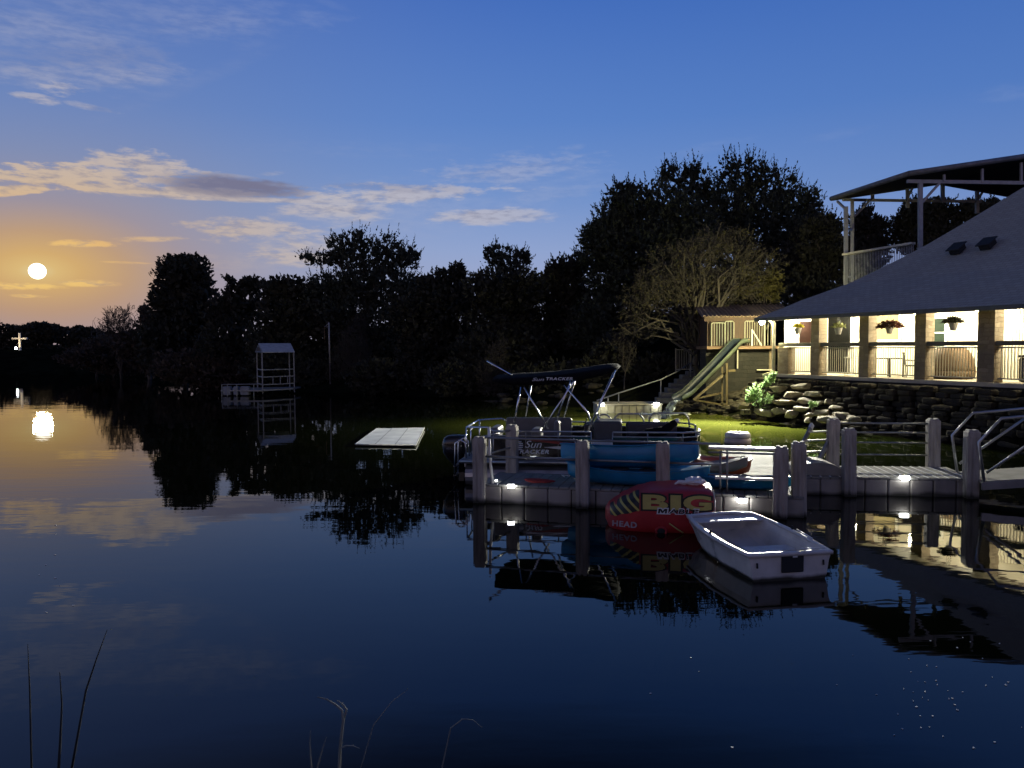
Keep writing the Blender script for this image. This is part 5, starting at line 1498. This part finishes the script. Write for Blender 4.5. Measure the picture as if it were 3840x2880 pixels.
# retaining wall under the shed
rw0, rw1 = P(2648, 1350, AY - .1).x, P(2890, 1350, AY - .1).x
rw_ = thing('retaining_wall', 'dark stained stone retaining wall under the brown shed', 'wall', Vector(((rw0 + rw1) / 2, AY, 0)))
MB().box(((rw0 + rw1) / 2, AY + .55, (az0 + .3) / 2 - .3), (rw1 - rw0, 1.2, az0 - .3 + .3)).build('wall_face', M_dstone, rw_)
xq = P(2897, 1350, AY - .2).x
MB().box((xq, AY + .1, (az0 + .8) / 2), (.26, .5, az0 - .8)).build('end_pier', M_stone, rw_)
MB().beam((P(2838, 1387, AY - .2).x, AY - .2, P(2838, 1387, AY - .2).z), (xq, AY - .2, P(2890, 1387, AY - .2).z), .06, .05).build('ledge', M_cream, rw_)
MB().beam(P(2766, 1310, AY - .3), P(2766, 1382, AY - .3), .05, .05, up=(0, 1, 0)).build('pipe', M_rail, rw_)

# ------------------------------------------------------------------ water slide
st, sb = P(2782, 1272, 37.8), P(2552, 1508, 34.6)
slide = thing('water_slide', 'long steep pale green water slide with dark chute ending above the water', 'slide', Vector((sb.x, sb.y, 0)))
dirs = (st - sb); L_ = dirs.length
side = Vector((.20, .98, 0)); side -= dirs.normalized() * side.dot(dirs.normalized()); side.normalize()
nup = side.cross(dirs.normalized()); nup = nup if nup.z > 0 else -nup
_q = Matrix.Rotation(R(34), 3, dirs.normalized())
if (_q @ nup).y > nup.y: _q = Matrix.Rotation(R(-34), 3, dirs.normalized())
side, nup = _q @ side, _q @ nup
path = []
for i in range(21):
    t_ = i / 20
    p = sb.lerp(st, t_)
    p = p + nup * (-.05 * math.sin(math.pi * t_)) + Vector((0, 0, .28 * max(0, 1 - t_ / .14) ** 2)) * .0
    if t_ < .12: p = p + Vector((-.25, 0, .18)) * ((.12 - t_) / .12) ** 1.5 * .5
    if t_ > .94: p = p + Vector((.2, 0, -.16)) * ((t_ - .94) / .06)
    path.append(p)
mb_in, mb_out = [], []
for p in path:
    prof_ = [(-.27, .22), (-.275, .11), (-.20, .02), (0, -.02), (.20, .02), (.275, .11), (.27, .22)]
    mb_in.append([p + side * a + nup * b for a, b in prof_])
    mb_out.append([p + side * a * 1.13 + nup * (b - .035 if abs(a) < .26 else b) for a, b in prof_])
MB().loft(mb_in, cap=False, closed=False).build('chute', mat('chute_blue', (.012, .018, .024), .5, var=.3, spec=.2), slide, smooth=True)
MB().loft(mb_out, cap=False, closed=False).build('shell', mat('slide_shell', (.065, .078, .055), .7, var=.45, scale=1.5, spec=.12), slide, smooth=True)
M_lip = mat('slide_lip', (.055, .066, .046), .7, spec=.12)
for k in (0, 6):
    MB().tube([(a[k] + b[k]) / 2 for a, b in zip(mb_in, mb_out)], .028, 6).build('lip', M_lip, slide, smooth=True)
M_sup = mat('rusty_support', (.11, .082, .036), .7, var=.4)
def sup(a, b, w=.09): MB().beam(a, b, w, w, up=(0, 1, 0)).build('support', M_sup, slide)
zb = lambda p: Vector((p.x, p.y, -.4))
u1 = P(2725, 1362, 36.6); sup(u1, P(2725, 1512, 36.6)); u2 = P(2708, 1375, 37.2); sup(u2, P(2708, 1505, 37.2), .07)
sup(P(2600, 1500, 36.0), P(2722, 1396, 36.8), .10); sup(P(2610, 1494, 36.2), P(2705, 1474, 37.0), .08); sup(P(2602, 1499, 36.0), P(2716, 1519, 36.9), .08); sup(P(2716, 1519, 36.9), P(2785, 1538, 36.6), .08)
sup(P(2730, 1391, 36.6), P(2755, 1389, 36.9), .10); sup(P(2725, 1512, 36.6), zb(P(2725, 1512, 36.6))); sup(P(2708, 1505, 37.2), zb(P(2708, 1505, 37.2)), .07)
MB().box(st + Vector((.12, .1, -.02)), (.3, .9, .08)).build('top_step', M_wood, slide, bevel=.01)
# water running off the end of the slide
M_foam = mat('foam_white', (.72, .75, .62), .5, var=.2, scale=6)
o_ = path[0]
mb = MB(); rings = []
for i in range(8):
    t_ = i / 7; c = o_ + Vector((-.55 * t_ ** .8, -.05, -(o_.z - .02) * t_ ** 1.6)); w = .16 + .16 * t_
    rings.append([c + side * (w * a) + Vector((.05 * noise.noise(Vector((a * 4, t_ * 6, 1))), .05 * b, .03 * noise.noise(Vector((a * 5, t_ * 5, 4))))) for a, b in ((-1, 0), (-.5, 1), (0, .6), (.5, 1), (1, 0), (.5, -1), (0, -.6), (-.5, -1))])
splash = mb.loft(rings).build('slide_water', bpy.data.materials.new('falling_water'), origin=(o_.x - .4, o_.y, 0), smooth=True)
fwm = splash.data.materials[0]; fwm.use_nodes = True
T = NT(fwm.node_tree); b = fwm.node_tree.nodes['Principled BSDF']; b.inputs['Base Color'].default_value = (.75, .8, .7, 1); b.inputs['Roughness'].default_value = .3
tc = T.n('ShaderNodeTexCoord'); mp = T.n('ShaderNodeMapping'); mp.inputs['Scale'].default_value = (9, 9, 1.2); T.l(tc.outputs['Object'], mp.inputs[0])
nz = T.n('ShaderNodeTexNoise'); nz.inputs['Scale'].default_value = 1.5; T.l(mp.outputs[0], nz.inputs[0])
T.l(T.ramp(nz.outputs['Fac'], [(.42, (.08,) * 3), (.62, (.75,) * 3)]), b.inputs['Alpha'])
tag(splash, 'water pouring off the end of the slide', 'water', kind='stuff')
mb = MB()
for i in range(46):
    p = G(rnd.gauss(2480, 55), 1551 + rnd.uniform(-2, 4)); r_ = rnd.uniform(.03, .10)
    mb.ball((p.x, p.y, .0), (r_ * 2.2, r_ * 1.2, r_ * .45), 8, 5)
fo = mb.build('foam', M_foam, None, smooth=True); tag(fo, 'white foam spreading on the water below the slide', 'foam', kind='stuff')

# ------------------------------------------------------------------ beige landing, steps, handrail, white fence
l0, l1 = G(2240, 1551), G(2482, 1548)
land = thing('landing_dock', 'beige ribbed landing dock with two small lights across the green water', 'dock', Vector((l0.x, l0.y, 0)))
MB().box(((l0.x + l1.x) / 2, (l0.y + l1.y) / 2 + .9, .12), (l1.x - l0.x, 1.7, .55)).build('body', mat('beige_plastic', (.50, .46, .30), .5, var=.15, bump=.003), land, bevel=.03)
mb = MB()
for i in range(9):
    x = l0.x + (l1.x - l0.x) * (i + .5) / 9; mb.box((x, (l0.y + l1.y) / 2 + .045, .13), (.03, .03, .52))
mb.build('ribs', mat('beige_dark', (.22, .2, .13), .6), land)
MB().box(((l0.x + l1.x) / 2, (l0.y + l1.y) / 2 + .9, .42), (l1.x - l0.x + .05, 1.8, .05)).build('deck', mat('beige_deck', (.55, .5, .36), .5, var=.2), land, bevel=.01)
stp = thing('stone_steps', 'worn stone steps climbing from the beige landing to the white fence', 'steps', P(2500, 1500, 39))
for px0, px1, py, Y in ((2462, 2560, 1491, 39.0), (2478, 2570, 1472, 39.4), (2500, 2580, 1454, 39.8), (2514, 2590, 1437, 40.2), (2536, 2598, 1421, 40.6), (2556, 2606, 1405, 41.0), (2578, 2616, 1392, 41.4)):
    a, b = P(px0, py, Y), P(px1, py, Y)
    MB().box(((a.x + b.x) / 2, Y + .28, a.z - .16), (b.x - a.x, .66, .30), rz=rnd.uniform(-.05, .05)).build('step', mat('step_stone', (.16, .155, .13), .9, var=.4, scale=3, bump=.02), stp, bevel=.03)
hr = thing('handrail', 'long sloping grey pipe handrail beside the stone steps', 'handrail', P(2478, 1500, 39.2))
MB().tube([P(2238, 1502, 38.4), P(2320, 1474, 38.6), P(2478, 1423, 39.2), P(2540, 1393, 39.9), P(2613, 1347, 40.8)], .035, 8).build('rail', M_pipe, hr, smooth=True)
for px, p0, p1, Y in ((2320, 1474, 1512, 38.6), (2280, 1488, 1510, 38.5), (2478, 1423, 1505, 39.2), (2590, 1362, 1405, 40.4)):
    MB().tube([P(px, p0, Y), P(px, p1 + 8, Y)], .03, 8).build('upright', M_pipe, hr, smooth=True)
fy = 42.4
fen = thing('picket_fence', 'white metal picket fence at the top of the stone steps behind the tree trunk', 'fence', P(2600, 1385, fy))
mb = MB()
for px in np.arange(2536, 2662, 6.4):
    mb.beam(P(px, 1312, fy), P(px, 1384, fy), .022, .022, up=(0, 1, 0))
mb.build('pickets', M_rail, fen)
for py in (1311, 1385): MB().beam(P(2534, py, fy), P(2662, py, fy), .04, .05).build('fence_rail', M_rail, fen)
for px in (2534, 2588, 2660): MB().beam(P(px, 1306, fy), P(px, 1400, fy), .06, .06, up=(0, 1, 0)).build('fence_post', M_rail, fen)

# ------------------------------------------------------------------ rocks, shrubs by the porch
def porchY(px, q):
    v = ray(px, 1300); o = HP(0, q, 0); t = (o - CAM).dot(Hn) / v.dot(Hn)
    return (CAM + v * t).y
def boulder(px, py, w, hpx, q, label, seed):
    Y = porchY(px, q); p = P(px, py, Y); k = Y / F
    bm = bmesh.new(); bmesh.ops.create_icosphere(bm, subdivisions=4, radius=1)
    sx, sy, sz = w * k / 2, w * k / 2 * rnd.uniform(.55, .8), hpx * k / 2 * .95
    cuts = []
    for _ in range(11):
        pn = Vector((rnd.gauss(0, 1), rnd.gauss(0, 1), rnd.gauss(0, .8))).normalized(); cuts.append((pn, rnd.uniform(.62, .92)))
    cuts.append((Vector((rnd.uniform(-.12, .12), rnd.uniform(-.15, .15), 1)).normalized(), rnd.uniform(.6, .8)))
    for v in bm.verts:
        n_ = noise.noise(v.co * 1.6 + Vector((seed * 3.1, 0, 0))) * .38 + noise.noise(v.co * 4 + Vector((0, seed * 2.3, 0))) * .16
        c = v.co * (1 + n_ * .7)
        for ax_ in range(3): c[ax_] = math.copysign(abs(c[ax_]) ** .7, c[ax_])
        for pn, pd in cuts:
            k_ = c.dot(pn) - pd
            if k_ > 0: c = c - pn * k_ * .93
        c = c + v.co * noise.noise(v.co * 9 + Vector((seed, 0, 0))) * .05
        v.co = Vector((c.x * sx, c.y * sy, c.z * sz))
    me = bpy.data.meshes.new('boulder'); bm.to_mesh(me); bm.free(); me.materials.append(M_rock)
    o = bpy.data.objects.new('boulder', me); col.objects.link(o); o.location = p
    o.rotation_euler = (rnd.uniform(-.1, .1), rnd.uniform(-.12, .12), rnd.uniform(-.4, .4) + math.atan2(Ht.y, Ht.x))
    tag(o, label, 'rock', 'limestone boulders below the porch')
RK = [
    (2868, 1546, 95, 34, -2.3, 'long knobbly pale boulder at the waterline just right of the cinder block'), (2920, 1541, 70, 34, -2.2, 'pale boulder second from the left along the lit waterline'),
    (2966, 1552, 58, 40, -2.1, 'pointed pale boulder at the waterline below the leaning slab'), (3003, 1533, 78, 24, -1.9, 'flat pale slab lying on the pointed waterline boulder'),
    (3030, 1574, 40, 26, -2.6, 'small wet pale stone in the water at the rock bank'), (3036, 1556, 36, 24, -2.2, 'small round stone between the slabs near the waterline'),
    (3080, 1547, 76, 26, -2.0, 'broad flat slab right of the small green plant'), (3100, 1573, 104, 36, -2.4, 'large dark undercut boulder at the right end of the lit rocks'),
    (3158, 1556, 60, 30, -2.0, 'grey boulder behind the large undercut one'), (2936, 1507, 120, 26, -1.7, 'long pale ledge stone above the waterline boulders by the green shrub'),
    (3016, 1500, 74, 26, -1.5, 'squarish brown stone in the middle of the rock bank'), (2975, 1478, 90, 28, -1.3, 'long brown ledge stone high on the rock bank near the shrub'),
    (3062, 1512, 66, 24, -1.6, 'low stone just behind the small green plant'), (3105, 1506, 40, 26, -1.5, 'small upright stone left of the dark wall'),
    (3168, 1586, 46, 16, -2.7, 'flat pale stone awash in front of the large undercut boulder'), (3050, 1478, 84, 30, -1.2, 'brown flat stone high on the bank below the second pillar'),
    (2915, 1458, 80, 30, -1.1, 'brown stone right behind the green shrub'), (3130, 1528, 60, 22, -1.7, 'grey flat slab above the right end boulders'),
    (3010, 1448, 110, 30, -.9, 'wide dark flat stone directly under the porch edge'), (3200, 1572, 56, 34, -2.1, 'dim dark boulder farthest right beside the ladder'),
    (2790, 1520, 60, 30, -1.6, 'dark boulder left of the green shrub'), (2720, 1524, 70, 26, -.6, 'dark low boulder under the slide supports')]
for i, (px, py, w, h_, q, lb) in enumerate(RK): boulder(px, py, w, h_, q, lb, i + 1)
cbp = P(2797, 1545, porchY(2797, -2.1))
cbk = thing('cinder_block', 'pale hollow cinder block at the waterline left of the boulders', 'block', cbp, .3)
mb = MB()
for z in (-.085, .085): mb.box((0, 0, z), (.40, .2, .04))
for x in (-.18, 0, .18): mb.box((x, 0, 0), (.04, .2, .13))
mb.build('block_body', M_rock, cbk, local=True)
# stacked ledge stones under the porch edge
dsw = thing('dry_stone_wall', 'stacked dry stone wall under the porch edge, lit at its left end and dark to the right', 'wall', HP(5, -.6, 0))
mb = MB()
for c in range(11):
    z = -.25 + c * .195
    q = -1.35 + .105 * c
    x = -1.5 + rnd.uniform(0, .3)
    while x < 17.5:
        w = rnd.uniform(.28, .85); h_ = .195 * rnd.uniform(.85, 1.12); dep = rnd.uniform(.34, .6); dq = rnd.uniform(-.22, .16)
        c0 = HP(x + w / 2, q + dq, z)
        vs = []
        for zz in (-.5, -.25, .25, .5):
            for j in range(10):
                a = 2 * math.pi * j / 10
                f = .93 if abs(zz) < .4 else .80
                lx = w / 2 * f * math.copysign(abs(math.cos(a)) ** .45, math.cos(a)); lq = dep / 2 * f * math.copysign(abs(math.sin(a)) ** .45, math.sin(a))
                p = c0 + Ht * lx + Hn * lq + Vector((0, 0, zz * h_))
                nn = noise.noise_vector(p * 2.7) * .05 + noise.noise_vector(p * 7) * .02
                vs.append(p + nn)
        mb.loft([vs[i * 10:(i + 1) * 10] for i in range(4)])
        x += w + rnd.uniform(.0, .05)
mb.build('stones', mat('ledge_stone', (.036, .031, .022), .9, var=.6, scale=2.2, bump=.03, bscale=8, spec=.2), dsw)
mb = MB(); rows = []
for i in range(41):
    s = -.6 + 18.4 * i / 40; r = []
    for q, z in ((-2.3, -.7), (-1.9, -.3), (-1.6, -.05), (-1.25, .25), (-.8, .8), (-.1, 1.5)):
        p = HP(s, q, z); n_ = noise.noise(p * 1.1) * .3 + noise.noise(p * 3) * .14
        r.append(p + Vector((n_ * .5, -n_ * .5, n_ * .6 if z > -.4 else 0)))
    rows.append(r)
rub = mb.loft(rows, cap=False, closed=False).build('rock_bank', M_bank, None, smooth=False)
tag(rub, 'dark rubble bank sloping from the porch wall down to the water', 'bank', kind='structure')
mb = MB()
for i in range(430):
    px = rnd.uniform(2480, 2900) if i < 360 else rnd.uniform(1650, 2300); Y = rnd.uniform(34.6, 40.5) if i < 360 else rnd.uniform(42.5, 47)
    x = P(px, 1500, Y).x; z = ground_z(x, Y)
    if z < -.15 or z > 2.4: continue
    r_ = rnd.choice((.10, .14, .2, .3)) * rnd.uniform(.7, 1.3); sd = rnd.uniform(0, 50)
    rr_ = []
    for a in range(1, 5):
        th = math.pi * a / 5
        rr_.append([(x + r_ * 1.3 * math.sin(th) * math.cos(b) * (1 + .4 * noise.noise(Vector((b, th, sd)))), Y + r_ * math.sin(th) * math.sin(b) * (1 + .4 * noise.noise(Vector((sd, b, th)))), z + .05 - r_ * .6 * math.cos(th)) for b in [2 * math.pi * j / 7 + sd for j in range(7)]])
    mb.loft(rr_)
o = mb.build('rubble', M_rub := mat('dark_rubble', (.06, .053, .038), .95, var=.6, scale=3, bump=.03, spec=.1), None); tag(o, 'loose dark rubble strewn along the shore under the slide and beyond the landing', 'rubble', kind='stuff')
def shrub(px, py, Y, lobes, label, m, n, sz, name='shrub', stalk=True):
    p = P(px, py, Y); t = thing(name, label, 'shrub', p)
    k = Y / F; Q = []
    st_ = MB()
    for lx, ly, r in lobes:
        c = np.array(P(lx, ly, Y - .1)) - np.array(p); rr_ = r * k
        u = unit(nrs.normal(size=(n, 3)))
        pos = c + u * (nrs.rand(n, 1) ** .4) * rr_
        Q.append(leaf_quads(pos, u + np.array([0, 0, .4]) + nrs.normal(size=u.shape) * .4, sz * nrs.uniform(.7, 1.4, n), sz * .55 * nrs.uniform(.7, 1.2, n)))
        st_.tube([(0, 0, -.25), tuple(c * .5 + np.array([0, 0, .06])), tuple(c)], [.03, .02, .008], 5)
    link('foliage', quads_mesh('foliage', np.concatenate(Q), m), t)
    st_.build('stems', M_pbark, t, local=True)
M_cact = leaf_mat('bright_leaves', (.20, .30, .12), .35)
shrub(2848, 1528, porchY(2848, -2.0), [(2815, 1470, 24), (2840, 1455, 24), (2825, 1490, 28), (2862, 1490, 28), (2850, 1510, 26), (2880, 1428, 16), (2892, 1418, 16), (2870, 1440, 14), (2900, 1405, 10), (2806, 1500, 14), (2885, 1495, 18)], 'bright green lit shrub with broad leaves at the left end of the rocks', M_cact, 46, .17)
shrub(3048, 1536, porchY(3048, -2.0), [(3045, 1522, 10), (3056, 1515, 12), (3040, 1512, 9)], 'small yellow green plant growing between the slabs', M_cact, 30, .13)

# ------------------------------------------------------------------ upper pavilion on the hill deck
PZ = 11.25; DECKZ = 6.6
pA, pB = P(3117, 740, 42), P(3408, 650, 36)
pA.z = pB.z = PZ
dv = (pB - pA); dv.z = 0
pav = thing('pavilion', 'open upper pavilion with low metal gable roof and white posts behind the house roof', 'pavilion', Vector((21, 39, DECKZ)))
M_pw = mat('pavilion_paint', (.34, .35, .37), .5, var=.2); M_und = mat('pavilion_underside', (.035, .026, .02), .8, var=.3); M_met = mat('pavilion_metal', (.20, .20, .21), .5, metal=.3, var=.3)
hw_ = 6.2; rise = .95
wv = Vector((1, .10, 0)).normalized()
far_l, near_l = pA, pB
far_p, near_p = pA + wv * hw_ + Vector((0, 0, rise)), pB + wv * hw_ + Vector((0, 0, rise))
far_r, near_r = pA + wv * hw_ * 2, pB + wv * hw_ * 2
mb = MB(); dz = Vector((0, 0, -.18))
mb.add([far_l, near_l, near_p, far_p, near_r, far_r], [(0, 1, 2, 3), (3, 2, 4, 5)]); mb.build('roof_sheet', M_met, pav)
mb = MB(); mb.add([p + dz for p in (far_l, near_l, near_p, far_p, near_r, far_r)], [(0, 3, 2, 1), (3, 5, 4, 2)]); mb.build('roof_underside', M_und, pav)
for a, b in ((far_l, near_l), (near_l, near_p), (near_p, near_r), (far_l, far_p), (far_p, far_r)):
    MB().tube([a + Vector((0, 0, -.08)), b + Vector((0, 0, -.08))], .13, 8).build('roof_edge', M_met, pav, smooth=True)
tA, tB = pA + Vector((.3, .0, -.42)), pB + Vector((.4, .15, -.62))
def pp(px, py, Y): return P(px, py, Y)
MB().beam(pp(3160, 749, 41.8), pp(3680, 756, 42.6), .12, .14).build('tie_beam', M_pw, pav)
MB().beam(pp(3402, 680, 36.3), pp(3900, 687, 36.9), .12, .16).build('tie_beam', M_pw, pav)
for px, p0, p1, Y in ((3540, 655, 682, 36.4), (3683, 633, 684, 36.6), (3829, 610, 686, 36.8)):
    MB().beam(pp(px, p0, Y), pp(px, p1, Y), .10, .10, up=(0, 1, 0)).build('king_post', M_pw, pav)
for px, p0, p1, Y, w in ((3172, 775, 1085, 40.5, .17), (3196, 750, 1085, 41.6, .14), (3451, 684, 975, 36.4, .17), (3403, 705, 780, 42.0, .14), (3535, 690, 760, 42.2, .16), (3664, 716, 800, 42.5, .16), (3272, 726, 752, 42.0, .14)):
    MB().beam(pp(px, p0, Y), pp(px, p1, Y), w, w, up=(0, 1, 0)).build('post', M_pw, pav)
for a, b in (((3140, 755, 41.6), (3172, 785, 40.5)), ((3262, 752, 41.7), (3203, 812, 41.6)), ((3524, 686, 36.4), (3457, 760, 36.4)), ((3422, 705, 42), (3404, 738, 42)), ((3683, 722, 42.4), (3666, 752, 42.4))):
    MB().beam(pp(*a), pp(*b), .10, .10).build('knee_brace', M_pw, pav)
for py in (862, 1038): MB().beam(pp(3174, py, 40.5), pp(3196, py, 41.6), .08, .08).build('ladder_rung', M_pw, pav)
r0_, r1_ = pp(3165, 955, 40.3), pp(3425, 912, 36.6)
MB().beam(r0_, r1_, .30, .10).build('deck_rail_cap', M_cream, pav)
mb = MB(); n = 44
for i in range(n + 1):
    p = r0_.lerp(r1_, i / n); mb.beam(p, p + Vector((0, 0, -2.2)), .025, .025, up=(0, 1, 0))
mb.build('deck_railing', M_pw, pav)
fl0 = pp(3165, 1085, 40.4); fl1 = pp(3425, 1060, 36.6)
MB().prism([(fl0.x, fl0.y), (fl1.x, fl1.y), (fl1.x + 11, fl1.y + 1), (fl0.x + 11, fl0.y + 1)], fl0.z - .45, fl0.z - .2).build('deck', M_wood, pav)
for px, Y in ((3172, 40.5), (3196, 41.6)):
    p = pp(px, 1080, Y); MB().beam(p, Vector((p.x, p.y, ground_z(p.x, p.y) - .5)), .2, .2, up=(0, 1, 0)).build('stilt', M_pw, pav)

# ------------------------------------------------------------------ weeds in front of the viewer
M_reed = mat('pale_dry_stem', (.30, .28, .22), .8, var=.3); M_rdk = mat('dark_stem', (.035, .034, .03), .8)
def reed(pts, Y, r_, m, label, cat='grass stem'):
    w = [P(px, py, Y) for px, py in pts]
    pts2 = []
    for a, b in zip(w[:-1], w[1:]): pts2 += [a, a.lerp(b, .5)]
    pts2.append(w[-1])
    n = len(pts2)
    o = MB().tube(pts2, [r_ * (1 - .75 * i / (n - 1)) for i in range(n)], 6).build('grass_stem', m, None, origin=pts2[0], smooth=True)
    tag(o, label, cat, 'grass stems at the near edge of the water')
    return o
reed([(1268, 2960), (1276, 2800), (1287, 2700), (1283, 2665), (1262, 2645), (1225, 2622), (1190, 2614)], 5.5, .013, M_reed, 'thickest pale bent grass stem at the bottom curving left at its top')
reed([(1262, 2960), (1277, 2805), (1300, 2796), (1325, 2797), (1348, 2806)], 5.45, .008, M_reed, 'short pale blade arching right from the thick bent stem')
reed([(1287, 2700), (1300, 2662), (1285, 2640), (1262, 2625)], 5.52, .010, M_reed, 'pale leaf tip crossing the top of the thick bent stem')
reed([(1172, 2960), (1166, 2860), (1162, 2790), (1164, 2740)], 5.5, .007, M_reed, 'thin pale upright blade left of the thick bent stem')
reed([(1178, 2960), (1192, 2870), (1212, 2800), (1224, 2765)], 5.5, .008, M_reed, 'thin pale blade leaning right between the upright blade and thick stem')
reed([(1640, 2960), (1690, 2730), (1735, 2696), (1775, 2700), (1806, 2728)], 5.4, .006, M_reed, 'thin pale blade arched over like a hoop at the bottom')
reed([(1330, 2960), (1400, 2720), (1470, 2630), (1530, 2585)], 5.6, .005, M_reed, 'faint long blade leaning far right at the bottom')
reed([(215, 2960), (226, 2780), (232, 2640), (224, 2520)], 5.6, .012, M_rdk, 'dark upright reed tallest in the lower left corner')
reed([(255, 2960), (322, 2590), (362, 2470), (402, 2362)], 5.7, .010, M_rdk, 'dark reed leaning right in the lower left corner')
reed([(120, 2960), (112, 2600), (108, 2510), (104, 2415)], 5.7, .008, M_rdk, 'thin dark reed nearest the left edge')
# pale specks drifting on the near water
mb = MB()
for _ in range(60):
    if rnd.random() < .72: g = G(rnd.gauss(3560, 150), rnd.gauss(2600, 110))
    elif rnd.random() < .5: g = G(rnd.gauss(180, 60), rnd.gauss(2080, 130))
    else: g = G(rnd.uniform(2300, 3700), rnd.uniform(2350, 2850))
    if g.y < 4.8 or g.y > 30: continue
    r_ = rnd.uniform(.003, .009) * (1 if g.y < 9 else 1.6)
    mb.box((g.x, g.y, .004), (r_ * 2.6, r_ * 1.6, .006), rz=rnd.uniform(0, 3))
sp_ = mb.build('floating_specks', M_white, None); tag(sp_, 'tiny pale specks of debris drifting on the near water', 'debris', kind='stuff')
